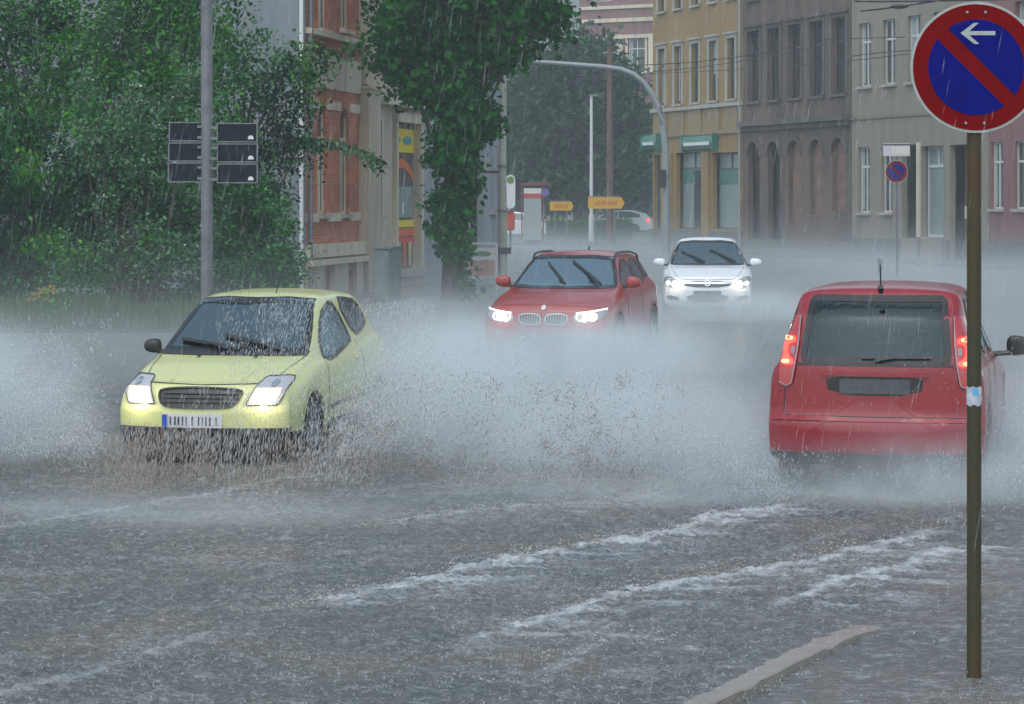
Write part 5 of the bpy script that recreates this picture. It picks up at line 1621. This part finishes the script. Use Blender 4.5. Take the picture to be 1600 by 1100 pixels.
far_car("distant_car", "distant pinkish red car behind the ochre house's corner", PT(1004, 308, 166)-Vector((0, 0, CAMH)), R(-30), M['red_b'])
# bollards
for (px_, d, lab) in ((1375, 72, "short dark bollard standing in the water before the beige house"),):
    root = empty("bollard", PT(px_, 308, d)-Vector((0, 0, CAMH)), 0, lab, "bollard")
    MB().tube([(0, 0, -.05), (0, 0, .36)], .07, 10).tube([(0, 0, .37), (0, 0, .44)], [.085, .05], 10).build("post", M['black'], root, smooth=True)
# green metal post in the bushes
root = empty("fence_post", PT(85, 308, 41.0)-Vector((0, 0, CAMH)), 0, "teal painted fence post among the weeds", "post")
MB().tube([(0, 0, 0), (0, 0, 1.15)], .045, 8).build("post", pmat("teal_paint", (.02, .10, .12), .4), root)

# overhead wires
M['wire'] = pmat("black_wire", (.02, .02, .022), .5)
wires = [((800,97,90),(1040,100,90),(1240,72,84)), ((900,118,120),(1162,108,95),(1420,84,80)), ((1020,112,95),(1162,95,88),(1330,60,76)),
         ((1335,2,60),(1420,2,58),(1600,-2,54)), ((1344,17,60),(1400,11,59),(1490,-3,56)), ((1290,62,88),(1340,60,86),(1415,58,84)), ((1330,88,82),(1380,82,80),(1440,78,78))]
for i, w in enumerate(wires):
    pts = []
    P3 = [PT(*p) for p in w]
    for k in range(13):
        t = k/12; pts.append(P3[0]*(1-t)*(1-2*t)*1 + P3[1]*4*t*(1-t) + P3[2]*t*(2*t-1))
    labs = ["tram wire running along the mast arm", "tram wire sagging across the ochre house", "second thinner wire before the ochre windows", "straight tram wire at the top edge by the round sign",
            "slanting tram wire with insulator above the beige house", "short wire crossing the derelict house's upper floor", "faint wire over the beige house's upper windows"]
    o = MB().tube(pts, .016 if i < 3 or i > 4 else .022, 5).build("tram_wire", M['wire'])
    o.data.transform(Matrix.Translation(-P3[0])); o.location = P3[0]
    tag(o, labs[i], "wire", "tram wires")
for w, k, lab in ((wires[4], .62, "small dark insulator on the slanting tram wire"),):
    p = PT(*w[1])*(1-k*.1)+PT(*w[2])*k*.1
    o = MB().tube([(-.22, 0, 0), (-.12, 0, 0), (0, 0, .0), (.12, 0, 0), (.22, 0, 0)], [.02, .05, .06, .05, .02], 8).build("insulator", M['wire'])
    o.location = p; tag(o, lab, "insulator")
# ------------------------------------------------------------------ trees, bushes, weeds
M['bark'] = pmat("wet_bark", (.075, .06, .045), .7, var=.9, scale=4, c2=(.03, .028, .024), bump=.8, bscale=25, stretch=(2, 2, .5))
M['leaf_a'] = leaf_mat("leaf_fresh_green", (.03, .19, .018), (.10, .32, .03))
M['leaf_b'] = leaf_mat("leaf_mid_green", (.006, .09, .012), (.04, .22, .03))
M['leaf_c'] = leaf_mat("leaf_dark_green", (.001, .026, .008), (.008, .08, .02))
M['leaf_d'] = leaf_mat("leaf_grey_green", (.03, .14, .045), (.13, .29, .12), .4)
M['leaf_maple'] = leaf_mat("maple_leaf", (.002, .055, .005), (.010, .135, .012), .5)
M['leaf_maple_l'] = leaf_mat("maple_leaf_light", (.010, .13, .008), (.035, .22, .018), .5)
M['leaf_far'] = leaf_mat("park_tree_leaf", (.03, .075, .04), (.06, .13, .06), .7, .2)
M['flower_w'] = pmat("white_blossom", (.55, .58, .48), .7)
M['flower_y'] = pmat("yellow_blossom", (.62, .40, .02), .7)

DIAMOND = (np.array([(0, 0, 0), (.32, .45, .06), (0, 1, -.02), (-.32, .45, .06)]), [(0, 1, 2, 3)])
ml = [(0, 0, 0), (.18, .10, 0), (.50, .12, .03), (.36, .36, .0), (.56, .68, .03), (.24, .66, .02), (0, 1.05, -.03), (-.24, .66, .02), (-.56, .68, .03), (-.36, .36, 0), (-.50, .12, .03), (-.18, .10, 0)]
MAPLE = (np.array(ml), [tuple(range(12))])

def leaf_mesh(name, C, size, shape, mat, parent, seed=0, droop=.3, flat=.6, jitter=.35):
    r = np.random.default_rng(seed); n = len(C); T, Fs = shape
    a = r.uniform(0, 2*math.pi, n); el = r.normal(-droop, .5, n)
    ax = np.stack([np.cos(a)*np.cos(el), np.sin(a)*np.cos(el), np.sin(el)], 1)        # leaf direction
    up = np.stack([r.normal(0, flat, n), r.normal(0, flat, n), np.ones(n)], 1)
    sd = np.cross(ax, up); sd /= np.linalg.norm(sd, axis=1)[:, None]+1e-9
    nn = np.cross(sd, ax)
    s_ = size*r.uniform(1-jitter, 1+jitter, n)
    Vv = C[:, None, :] + s_[:, None, None]*(T[None, :, 0:1]*sd[:, None, :] + T[None, :, 1:2]*ax[:, None, :] + T[None, :, 2:3]*nn[:, None, :])
    k = len(T); F_ = np.array(Fs[0])[None, :] + (np.arange(n)*k)[:, None]
    return fast_mesh(name, Vv.reshape(-1, 3), F_, mat, parent)

def clump_points(ells, nclump, per, spread, seed, shell=.55, squash=.8):
    """leaf positions: clumps scattered through ellipsoids, thicker towards their skin"""
    r = np.random.default_rng(seed); out = []; cl = []
    vol = np.array([e[3]*e[4]*e[5] for e in ells])**(2/3); vol /= vol.sum()
    for i in r.choice(len(ells), nclump, p=vol):
        cx, cy, cz, rx, ry, rz = ells[i]
        d = r.normal(size=3); d /= np.linalg.norm(d); q = r.uniform(shell, 1.0)**.8
        if r.random() < .25: q *= r.random()
        q *= r.uniform(.85, 1.12)
        c = np.array([cx+d[0]*rx*q, cy+d[1]*ry*q, cz+d[2]*rz*q]); cl.append(c)
        s_ = spread*r.uniform(.6, 1.4); m = int(per*r.uniform(.5, 1.5))
        out.append(c + r.normal(size=(m, 3))*np.array([s_, s_, s_*squash]))
    return np.concatenate(out), cl

def limbs(root, base, cl, r0, mat, seed, nl=14, trunk_top=None, name="trunk", bend=.15):
    r = random.Random(seed); mb = MB()
    top = Vector(trunk_top)
    base = Vector(base)
    pts = [base.lerp(top, t/6) + Vector((r.uniform(-1, 1), r.uniform(-1, 1), 0))*bend*(0 if t in (0,) else 1)*(.3+.1*t) for t in range(7)]
    mb.tube(pts, [r0*(1.25 if t == 0 else 1-.11*t) for t in range(7)], 10)
    for c in r.sample(cl, min(nl, len(cl))):
        c = Vector(c); k = min(6, max(1, int((c.z-base.z)/max(.1, (top.z-base.z))*4)))
        a = pts[k]; mid = a.lerp(c, .5) + Vector((r.uniform(-.1, .1), r.uniform(-.1, .1), .12))*(c-a).length*.5
        mb.tube([a, mid, c], [r0*.34, r0*.2, r0*.06], 6)
    return mb.build(name, mat, root, smooth=True)

def plant(name, label, cat, loc, ells, ncl, per, spread, lsize, mats, seed, r0=.06, top=None, shape=DIAMOND, group=None, shell=.5, droop=.3, nl=14, crown_name="crown", extra=None):
    root = empty(name, loc, 0, label, cat, group)
    Pn, cl = clump_points(ells, ncl, per, spread, seed, shell)
    Pn = Pn[Pn[:, 2] > .03]
    if extra is not None: Pn = np.concatenate([Pn, extra])
    r = np.random.default_rng(seed+50)
    # light and dark clumps: neighbouring leaves share a colour
    key = np.floor(vnoise(Pn[:, 0]*1.7+seed*3, Pn[:, 2]*1.7+Pn[:, 1])*len(mats)*1.0 + r.uniform(-.45, .45, len(Pn)))
    key = np.clip(key, 0, len(mats)-1)
    for i, m_ in enumerate(mats):
        q = Pn[key == i]
        if len(q): leaf_mesh(crown_name, q, lsize, shape, m_, root, seed+i, droop, jitter=.55)
    t = top or (ells[0][0], ells[0][1], ells[0][2]+ells[0][5]*.4)
    limbs(root, (0, 0, -.02), [tuple(c) for c in cl], r0, M['bark'], seed, nl, t)
    return root

def at(px, d, z=0): return Vector(((px-800)*d/FPX, d, z))
def E(px, py, d, rx, ry, rz, o):   # ellipsoid at a photo spot, relative to origin o
    p = PT(px, py, d) - o
    return (p.x, p.y, p.z, rx, ry, rz)

o = at(235, 43.5)
plant("tree", "fresh green young tree filling the gap above the bushes beside the mottled pole", "tree", o,
      [E(230,120,43.5,1.5,1.2,1.5,o), E(150,60,43.8,1.1,1,1.2,o), E(290,40,43.5,.9,1,1.3,o), E(240,-60,43.6,1.5,1.2,1.1,o), E(300,170,43.2,.7,.8,1.0,o)], 360, 80, .18, .085, [M['leaf_a'], M['leaf_b'], M['leaf_a'], M['leaf_d']], 11, .09, (0, 0, 4.2))
o = at(30, 44.5)
plant("tree", "dark spreading tree at the edge behind the weeping bush", "tree", o,
      [E(20,40,44.5,1.4,1,.9,o), E(80,130,44.6,1.2,1,1.0,o), E(-20,-40,44.5,1.6,1,1.2,o), E(20,190,44.3,1.1,.9,.8,o)], 230, 76, .19, .085, [M['leaf_c'], M['leaf_b'], M['leaf_a']], 12, .10, (0, 0, 4.4))
o = at(55, 42.3)
plant("bush", "dark green weeping bush with hanging shoots at the frame's edge", "bush", o,
      [E(50,300,42.3,1.3,.9,1.3,o), E(10,420,42,.9,.8,.9,o), E(110,360,42.4,.8,.8,1.2,o), E(-30,250,42.3,.9,.8,1.1,o)], 280, 76, .16, .085, [M['leaf_c'], M['leaf_c'], M['leaf_b'], M['leaf_a']], 13, .07, (0, 0, 2.4), droop=.9)
o = at(190, 41.6)
plant("bush", "broad mid green bush between the weeping bush and the mottled pole", "bush", o,
      [E(200,330,41.6,1.2,.9,1.3,o), E(150,430,41.3,1.0,.8,.8,o), E(260,400,41.6,.9,.8,1.1,o), E(170,230,41.8,1.0,.8,.9,o), E(300,290,41.9,.7,.8,1.1,o)], 350, 76, .15, .075, [M['leaf_b'], M['leaf_c'], M['leaf_d'], M['leaf_a'], M['leaf_b']], 14, .07, (0, 0, 2.4))
o = at(395, 42)
plant("bush", "rounded grey green bush beside the brick house's corner", "bush", o,
      [E(385,420,42,.85,.8,.9,o), E(430,400,42.3,.55,.6,.9,o), E(350,340,42.2,.55,.7,1.0,o), E(400,320,42.6,.6,.6,.6,o)], 200, 74, .15, .075, [M['leaf_d'], M['leaf_b'], M['leaf_c']], 15, .06, (0, 0, 1.7))
o = at(385, 46)
# the long branch that reaches out in front of the brick house
bp_ = [PT(430, 225, 46), PT(480, 215, 45.8), PT(530, 222, 45.6), PT(575, 238, 45.5), PT(600, 256, 45.4)]
r = np.random.default_rng(5); ex = []
for i in range(420):
    t = r.random()*3.999; k = int(t); q = bp_[k].lerp(bp_[k+1], t-k) - o
    ex.append((q.x+r.normal()*.05, q.y+r.normal()*.08, q.z-abs(r.normal())*.11+.03))
bp2 = [PT(440, 110, 46), PT(490, 95, 46), PT(535, 80, 46), PT(560, 85, 46)]
for i in range(240):
    t = r.random()*2.999; k = int(t); q = bp2[k].lerp(bp2[k+1], t-k) - o
    ex.append((q.x+r.normal()*.08, q.y+r.normal()*.08, q.z+r.normal()*.09))
bt = plant("tree", "airy birch-like tree with a long drooping branch before the brick house", "tree", o,
      [E(400,130,46,.85,.8,1.1,o), E(460,120,46,.55,.6,.75,o), E(380,240,45.8,.8,.8,.8,o), E(450,230,45.8,.6,.6,.5,o), E(360,60,46.2,.5,.6,.9,o), E(490,110,46,.35,.4,.5,o), E(420,310,45.8,.6,.6,.4,o)], 185, 36, .17, .095, [M['leaf_b'], M['leaf_d'], M['leaf_c'], M['leaf_a']], 16, .07, (.1, 0, 4.4), shell=.35, droop=.5, extra=np.array(ex), nl=26)
MB().tube([p-o for p in [PT(395, 250, 46)]+bp_], [.03, .024, .018, .013, .009, .005], 6).tube([p-o for p in [PT(400, 140, 46)]+bp2], [.028, .02, .014, .01, .005], 6).build("branch", M['bark'], bt, smooth=True)

# elder blossoms and pale leaves in the broad bush are a scatter of flower heads of its own
root = empty("elder_shrub", at(200, 41.0), 0, "loose elder shrub with small white flower heads among the bushes", "bush")
r = np.random.default_rng(9); C = []
for i in range(46):
    p = PT(r.uniform(130, 320), r.uniform(110, 420), 40.9) - root.location
    C.append(r.normal(size=(26, 3))*np.array([.06, .05, .02]) + np.array(p))
C = np.concatenate(C); leaf_mesh("blossoms", C, .045, DIAMOND, M['flower_w'], root, 3)
Cl = np.concatenate([C + r.normal(size=C.shape)*.13 for _ in range(4)]); leaf_mesh("crown", Cl, .09, DIAMOND, M['leaf_d'], root, 4)
mb = MB()
for i in range(14):
    a = r.uniform(-.9, .9); mb.tube([(a*.2, 0, -.02), (a*.7, .05, 1.4), (a*1.1, 0, 2.6+r.uniform(0, .9))], [.03, .02, .008], 6)
mb.build("trunk", M['bark'], root)

# weeds and tall grass along the edge: nobody could count these blades
n = 26000
r = np.random.default_rng(21)
bx = r.uniform(-10.5, -3.6, n); by = r.uniform(40.3, 42.0, n)
hgt = .15 + .65*fbm(bx*1.2, by*1.2, 3)**1.5*r.uniform(.5, 1.5, n)
an = r.uniform(0, 2*math.pi, n); ln = r.normal(0, .18, n)
w = .008+.006*r.random(n)
base = np.stack([bx, by, np.full(n, .04)], 1); tip = base + np.stack([ln*hgt*1.2, r.normal(0, .1, n), hgt], 1)
mid = base*.45+tip*.55; sd = np.stack([np.cos(an)*w, np.sin(an)*w, np.zeros(n)], 1)
V_ = np.stack([base-sd, base+sd, mid+sd*.8, tip, mid-sd*.8], 1).reshape(-1, 3)
F_ = np.arange(5)[None, :] + (np.arange(n)*5)[:, None]
M['grass'] = leaf_mat("tall_grass", (.05, .12, .03), (.13, .20, .06), .6)
tag(fast_mesh("tall_grass", V_, F_, M['grass']), "tall grass and weeds along the road edge under the bushes", "grass", kind="stuff")
for (px_, py_, lab) in ((82, 450, "yellow flowering tansy clump beside the teal post"), (60, 462, "smaller yellow flowered weed next to the tansy clump")):
    root = empty("flowering_weed", at(px_, 40.5, .04), 0, lab, "plant")
    zz = CAMH+(HOR-py_)*40.5/FPX; mb = MB(); C = []
    for i in range(7):
        x = random.uniform(-.16, .16); z = zz+random.uniform(-.08, .06)-.04; mb.tube([(x*.3, 0, 0), (x*.7, 0, z*.6), (x, 0, z)], .006, 5)
        C.append(np.random.default_rng(i).normal(size=(22, 3))*np.array([.035, .03, .012])+np.array((x, 0, z)))
    mb.build("stem", M['leaf_b'], root); leaf_mesh("blossom", np.concatenate(C), .035, DIAMOND, M['flower_y'], root, 2)
    Cs = np.random.default_rng(4).normal(size=(260, 3))*np.array([.14, .1, .22])+np.array((0, 0, zz*.45)); leaf_mesh("leaves", Cs[Cs[:, 2] > .02], .07, DIAMOND, M['leaf_a'], root, 6)

# the maple at the kerb: crown above, leafy shoots all down its trunk
o = at(708, 52.7)
mp_cr = [E(735,-60,52.7,2.0,1.9,1.6,o), E(640,20,52.5,.95,1.2,1.0,o), E(620,85,52.4,.55,.8,.55,o), E(820,-10,52.6,1.0,1.2,.95,o), E(850,30,52.4,.50,.8,.45,o), E(700,95,52.4,.85,1.0,.8,o), E(770,70,52.6,.75,.9,.65,o), E(730,-200,52.8,1.9,1.8,1.5,o), E(655,130,52.3,.45,.6,.45,o)]
mp_st = [E(722,165,52.4,.55,.6,.6,o), E(745,190,52.5,.52,.5,.45,o), E(700,215,52.3,.40,.5,.42,o), E(718,265,52.3,.46,.5,.55,o), E(705,320,52.4,.45,.45,.40,o), E(696,355,52.2,.38,.45,.30,o), E(712,385,52.4,.35,.4,.40,o), E(692,245,52.2,.28,.4,.25,o)]
root = plant("maple_tree", "dark green maple with leafy shoots all down its trunk at the road's edge", "tree", o, mp_cr, 660, 52, .20, .118, [M['leaf_maple'], M['leaf_maple'], M['leaf_maple_l'], M['leaf_maple']], 31, .23, (.1, 0, 7.6), shape=MAPLE, droop=.6, nl=30)
Pn, cl = clump_points(mp_st, 330, 30, .11, 32, .35)
Pn = np.concatenate([Pn, np.random.default_rng(3).normal(size=(160, 3))*np.array([.12, .2, .35])+np.array(PT(728, 440, 52.4)-o)])
k = vnoise(Pn[:, 0]*2.2, Pn[:, 2]*2.2) + np.random.default_rng(1).uniform(-.2, .2, len(Pn)) > .62
leaf_mesh("trunk_shoots", Pn[~k], .12, MAPLE, M['leaf_maple'], root, 33, .6); leaf_mesh("trunk_shoots", Pn[k], .12, MAPLE, M['leaf_maple_l'], root, 34, .6)

# park trees in the mist
def park(label, px_, d, ells, ncl, per, spread, lsize, seed, r0=.4, top=7):
    o = at(px_, d)
    return plant("park_tree", label, "tree", o, [E(*e, o) for e in ells], ncl, per, spread, lsize, [M['leaf_far'], M['leaf_c'], M['leaf_far']], seed, r0, (0, 0, top), group="trees in the park", nl=12)
park("large park tree with thick trunk behind the arrow signs", 912, 146, [(905,170,146,3.6,3,3.2), (870,230,146,2.6,2.5,2.6), (950,220,146,2.4,2.5,2.8), (905,100,146,2.6,2.4,1.9), (905,290,146,3.0,2.4,1.2), (850,150,146,1.9,2,1.8), (960,130,146,1.6,2,1.6)], 520, 44, .55, .42, 41, .62, 8)
park("misty park tree behind the bus shelter", 825, 160, [(825,230,160,2.6,2.2,3.2), (815,140,160,2.2,2,2.0), (845,300,160,2.0,2,1.4), (800,180,160,1.2,2,2.4)], 280, 40, .55, .44, 42, .35, 7)
park("misty park tree beside the ochre house", 985, 158, [(985,250,158,1.9,2,3.0), (1000,300,158,1.6,2,1.6), (970,190,158,1.3,2,1.4)], 210, 40, .5, .42, 43, .3, 6)
for (x0, x1, lab, sd_) in ((852, 918, "low clipped hedge under the small yellow arrow sign", 51), (922, 984, "low hedge in front of the distant white car", 52)):
    d = 122; c = (x0+x1)/2; o = at(c, d); w = (x1-x0)/2*d/FPX
    root = empty("hedge", o, 0, lab, "hedge", "park hedges")
    r = np.random.default_rng(sd_); n = 5200
    C = np.stack([r.uniform(-w, w, n), r.uniform(-.6, .6, n), .08+r.uniform(0, 1, n)**.6*.92], 1)
    C[:, 2] *= .75+.4*vnoise(C[:, 0]*1.5+sd_, C[:, 0]*0)
    leaf_mesh("foliage", C, .17, DIAMOND, M['leaf_b'], root, sd_)
    mb = MB()
    for i in range(9): x = -w+.1+(2*w-.2)*i/8; mb.tube([(x, 0, 0), (x+.05, 0, .7)], [.03, .01], 5)
    mb.build("stem", M['bark'], root)
# ------------------------------------------------------------------ rain, splashes, spray, mist
OCTA_V = np.array([(0, 0, .5), (1, 0, 0), (-.5, .87, 0), (-.5, -.87, 0), (0, 0, -.5)])
OCTA_F = np.array([(0, 1, 2), (0, 2, 3), (0, 3, 1), (4, 2, 1), (4, 3, 2), (4, 1, 3)])
def drops(name, C, length, width, direction, mat, label, seed, spread=.12, cat=None, jl=.5):
    """long falling or thrown drops: C centres, a common direction with some spread"""
    r = np.random.default_rng(seed); n = len(C)
    d = np.array(direction, float); d = d[None, :] + r.normal(0, spread, (n, 3)); d /= np.linalg.norm(d, axis=1)[:, None]
    a = np.cross(d, np.array([0, 1, .01])); a /= np.linalg.norm(a, axis=1)[:, None]; b = np.cross(d, a)
    L = length*r.uniform(1-jl, 1+jl, n); W = width*r.uniform(.6, 1.4, n)
    V_ = C[:, None, :] + OCTA_V[None, :, 2:3]*d[:, None, :]*L[:, None, None] + (OCTA_V[None, :, 0:1]*a[:, None, :] + OCTA_V[None, :, 1:2]*b[:, None, :])*W[:, None, None]
    F_ = OCTA_F[None] + (np.arange(n)*5)[:, None, None]
    o = fast_mesh(name, V_.reshape(-1, 3), F_.reshape(-1, 3), mat)
    return tag(o, label, cat, kind="stuff")

M['rain'] = drop_mat("rain_drop", (.75, .8, .82), .095)
M['spray_w'] = drop_mat("white_spray_drop", (.74, .77, .78), .32)
M['rain_hit'] = drop_mat('rain_impact_drop', (.74, .78, .80), .28)
M['spray_b'] = drop_mat("muddy_spray_drop", (.50, .41, .34), .45)
M['mud_drop'] = drop_mat("brown_mud_drop", (.30, .21, .17), .40)
r = np.random.default_rng(77)
FALL = (.16, .02, 1.0)
n = 15000
yy = 7 + 50*r.random(n)**.8
C = np.stack([(r.random(n)-.5)*yy*.46, yy, np.zeros(n)], 1); C[:, 2] = r.random(n)*(2.4+.09*yy)
drops("rain", C, .11, .0022, FALL, M['rain'], "fine slanting rain falling over the whole street", 1, .05, "rain")

# drops thrown up before and beside the pale yellow car
def cloud(n, x0, x1, y0, y1, z0, z1, pw=1.0, seed=0):
    q = np.random.default_rng(seed)
    c = np.stack([q.uniform(x0, x1, n), q.uniform(y0, y1, n), z0+(z1-z0)*q.random(n)**pw], 1)
    k = fbm(c[:, 0]*2.3+seed, c[:, 2]*2.3+c[:, 1], 3) + q.uniform(-.15, .15, n) > .42
    return c[k]
drops("splash_drops", np.concatenate([cloud(2600, -3.15, -1.2, 18.6, 20.0, .0, .42, .9, 1), cloud(1600, -2.6, -.9, 18.6, 20.2, .0, .75, 1.3, 2)]), .060, .0028, FALL, M['spray_w'], "pale water drops thrown up in front of the pale yellow car", 2, .06, "spray")
drops("splash_drops", np.concatenate([cloud(4800, -3.15, -1.0, 18.4, 20.0, .0, .40, .9, 3), cloud(900, -5.4, -2.6, 17.2, 19.8, .0, .2, 1.4, 4)]), .060, .0032, FALL, M['spray_b'], "muddy water drops thrown up in front of the pale yellow car", 3, .06, "spray")
drops("splash_drops", np.concatenate([cloud(6500, -2.3, -.6, 18.8, 20.0, .35, 1.42, 1.0, 5), cloud(3500, -1.9, .2, 19.0, 21.0, .0, 1.1, 1.2, 6)]), .045, .0028, (.22, 0, 1), M['spray_w'], "drops flying past the pale yellow car's side windows", 4, .18, "spray")
drops("splash_drops", cloud(3600, -5.8, -3.3, 19.4, 21.2, .0, 1.25, .9, 7), .035, .0032, (-.3, 0, 1), M['spray_w'], "white spray drops over the plume beside the pale yellow car", 5, .5, "spray")
drops("splash_drops", np.concatenate([cloud(2600, 2.9, 5.2, 17.4, 19.8, .0, 1.1, 1.2, 8), cloud(1500, 2.0, 4.2, 17.2, 18.3, 0, .4, 1.2, 9)]), .030, .0030, (.3, 0, 1), M['spray_w'], "white spray drops beside the dark red car's wheel", 6, .5, "spray")
# muddy arcs thrown into the middle of the road
q = np.random.default_rng(15); C = []
for i in range(30):
    x0 = q.uniform(-1.0, 1.2); y0 = q.uniform(18.2, 19.6); vx = q.normal(0, .35)-.1; vz = q.uniform(1.6, 4.0); T_ = vz/9.8*q.uniform(.9, 1.6)
    m_ = int(q.uniform(25, 80)); t = q.random(m_)*T_
    C.append(np.stack([x0+vx*t+q.normal(0, .035, m_), y0+q.normal(0, .03, m_), .02+vz*t-4.9*t*t+q.normal(0, .035, m_)], 1))
C = np.concatenate(C + [cloud(2200, -1.3, 1.35, 18.2, 19.8, 0, .85, 1.1, 16)]); C = C[C[:, 2] > 0]
drops("mud_splash", C, .026, .0045, (.1, 0, 1), M['mud_drop'], "brown muddy splash standing in the air in the middle of the road", 7, .7, "spray", jl=.7)
drops("splash_drops", cloud(4200, -1.3, 1.6, 18.0, 19.8, 0, .9, 1.4, 17), .028, .0034, (.1, 0, 1), M['spray_w'], "white drops mixed with the muddy splash mid-road", 8, .6, "spray")

# jets of water thrown out by the wheels: each arc is a string of drops
def jets(n, x0, y0, sx, vx0, vx1, vz0, vz1, seed, sy=.5):
    q = np.random.default_rng(seed); out = []
    for i in range(n):
        ox, oy = x0+q.normal(0, sx), y0+q.normal(0, sy); vx = q.uniform(vx0, vx1); vz = q.uniform(vz0, vz1); vy = q.normal(0, .5)
        m_ = int(q.uniform(20, 70)); t = q.random(m_)**.7*vz/9.8*q.uniform(1.1, 1.8)
        j = .012+.05*t[:, None]
        out.append(np.stack([ox+vx*t, oy+vy*t, .03+vz*t-4.9*t*t], 1)+q.normal(size=(m_, 3))*j)
    out = np.concatenate(out); return out[out[:, 2] > .0]
drops("water_jets", jets(170, -3.35, 20.2, .12, -5.2, -.6, 1.6, 4.6, 61), .042, .0032, (-.45, 0, 1), M['spray_w'], "arcs of water thrown sideways by the pale yellow car's wheels", 61, .45, "spray")
drops("water_jets", jets(120, -1.55, 20.6, .12, .4, 3.4, 1.4, 4.0, 62), .038, .0030, (.4, 0, 1), M['spray_w'], "arcs of water thrown into the road by the pale yellow car", 62, .45, "spray")
drops("water_jets", jets(110, 3.75, 18.7, .10, .5, 3.6, 1.2, 4.2, 63), .034, .0028, (.4, 0, 1), M['spray_w'], "arcs of water thrown to the kerb by the dark red car", 63, .45, "spray")
drops("water_jets", jets(70, 2.05, 18.6, .08, -3.0, -.3, 1.0, 3.2, 64), .032, .0028, (-.4, 0, 1), M['spray_w'], "arcs of water thrown mid-road by the dark red car", 64, .45, "spray")
# little crowns where rain hits the water
n = 8000
q = np.random.default_rng(31)
yy = 10.2 + 9*q.random(n)**1.3; xx = (q.random(n)-.5)*yy*.46
kx_ = np.interp(yy, [p.y for p in kerb_line], [p.x for p in kerb_line])
keep = (xx < kx_+.1) | (q.random(n) < .45)
C = np.stack([xx, yy, .012+.018*q.random(n)], 1)[keep]
drops("rain_impacts", C, .015, .0036, (0, 0, 1), M['rain_hit'], "tiny splashes where raindrops strike the flooded road", 9, .45, "splashes", jl=.7)

# broken crests: lumps of foam and water standing on the wakes
M['foam_lump'] = pmat("foamy_brown_water", (.42, .38, .33), .35, var=1.0, scale=9, c2=(.60, .60, .58))
q = np.random.default_rng(41); C = []
for pts, amp, cnt in (([(430,960),(560,925),(720,890),(860,865),(1000,843),(1150,804),(1320,774)], .06, 1900), ([(800,985),(1000,922),(1180,898),(1330,862),(1500,822)], .07, 1500), ([(560,830),(760,800),(960,785),(1060,772)], .06, 1300), ([(760,1075),(880,1020),(960,990),(1060,1000)], .03, 300)):
    P_ = [GP(*p) for p in pts]
    for i in range(cnt):
        t = q.random()*(len(P_)-1.001); k = int(t); p = P_[k].lerp(P_[k+1], t-k)
        w_ = fbm(np.array([p.x*1.3]), np.array([p.y*1.3]), 4)[0]-.5
        C.append((p.x+q.normal(0, .07), p.y+q.normal(0, .08)+w_*-.3, q.random()**2*amp+.01))
drops("wake_crests", np.array(C)[::3], .016, .0055, (.5, 0, .6), M['foam_lump'], "broken foamy crests standing on the wakes", 10, .8, "foam", jl=.6)

# ---- spray plumes and mist
WET = (.86, .93, .95)
def plume(name, label, c, radii, dens, ns, seed, rz=0, p1=.15, step=1.0):
    bm = bmesh.new(); bmesh.ops.create_icosphere(bm, subdivisions=3, radius=1)
    for v in bm.verts: v.co = Vector((v.co.x*radii[0], v.co.y*radii[1], v.co.z*radii[2]))
    me = bpy.data.meshes.new(name); bm.to_mesh(me); bm.free()
    o = link_mesh(name, me, volume_mat(name+"_air", WET, dens, radii, ns, step=step, p1=p1))
    o.location = c; o.rotation_euler = (0, 0, rz)
    return tag(o, label, "spray", kind="stuff")
plume("spray_plume", "white spray plume thrown sideways by the pale yellow car's wheel", (-4.9, 20.9, .18), (1.75, 1.3, 1.25), 4.6, 1.6, 1)
plume("spray_plume", "low spray sheet trailing along the pale yellow car's flank", (-.72, 22.2, .30), (1.3, 2.4, 1.25), 1.9, 1.4, 2)
plume("spray_plume", "mist of spray between the yellow car and the dark red car", (.9, 20.6, .15), (2.2, 2.3, 1.08), 1.6, 1.2, 3)
plume("spray_plume", "spray rolling under the brick red crossover", (.75, 30.8, .25), (2.8, 2.6, .70), 1.2, 1.2, 4)
plume("spray_plume", "spray rolling under the white hatchback", (3.9, 44.2, .2), (2.8, 2.6, .55), .8, 1.1, 5)
plume("spray_plume", "spray plume at the dark red car's kerb side wheel", (4.35, 18.6, .22), (1.35, 1.5, 1.05), 3.4, 1.6, 6)
plume("spray_plume", "thin spray behind the dark red car's other wheel", (1.75, 19.3, .12), (.85, 1.4, .75), 1.6, 1.8, 7)
plume("spray_plume", "thin spray hanging behind the dark red car's bumper", (3.0, 17.9, .05), (1.6, .8, .60), 2.0, 2.0, 10)
plume("spray_plume", "low spray band lying on the water before the pale yellow car", (-2.4, 16.9, .0), (3.4, 1.3, .24), .6, 1.3, 8)
plume("spray_plume", "low spray band lying on the water mid-road", (1.0, 18.1, .0), (2.4, 1.5, .24), .8, 1.4, 9)

# mist hanging over the flooded road
mm = volume_mat("road_mist_air", WET, .062, nscale=.22, kind="layer", step=.6, p1=.55, noise=(.35, .65), zfall=(.42, 19.0, 30.0, .0), stretch=(1, .4, 2))
b = MB().box(-30, 34, 16.5, 122, -.02, 3.6).build("road_mist", mm)
tag(b, "white mist of splashing rain over the flooded road", "mist", kind="stuff")
# the rain-filled air of the whole street
hz_ = MB().box(-62, 66, -4, 232, -1.15, 24.2).build("haze", volume_mat("haze_air", (.80, .91, .93), .0013, kind="even"))
tag(hz_, "rain haze filling the street", "haze", kind="stuff")
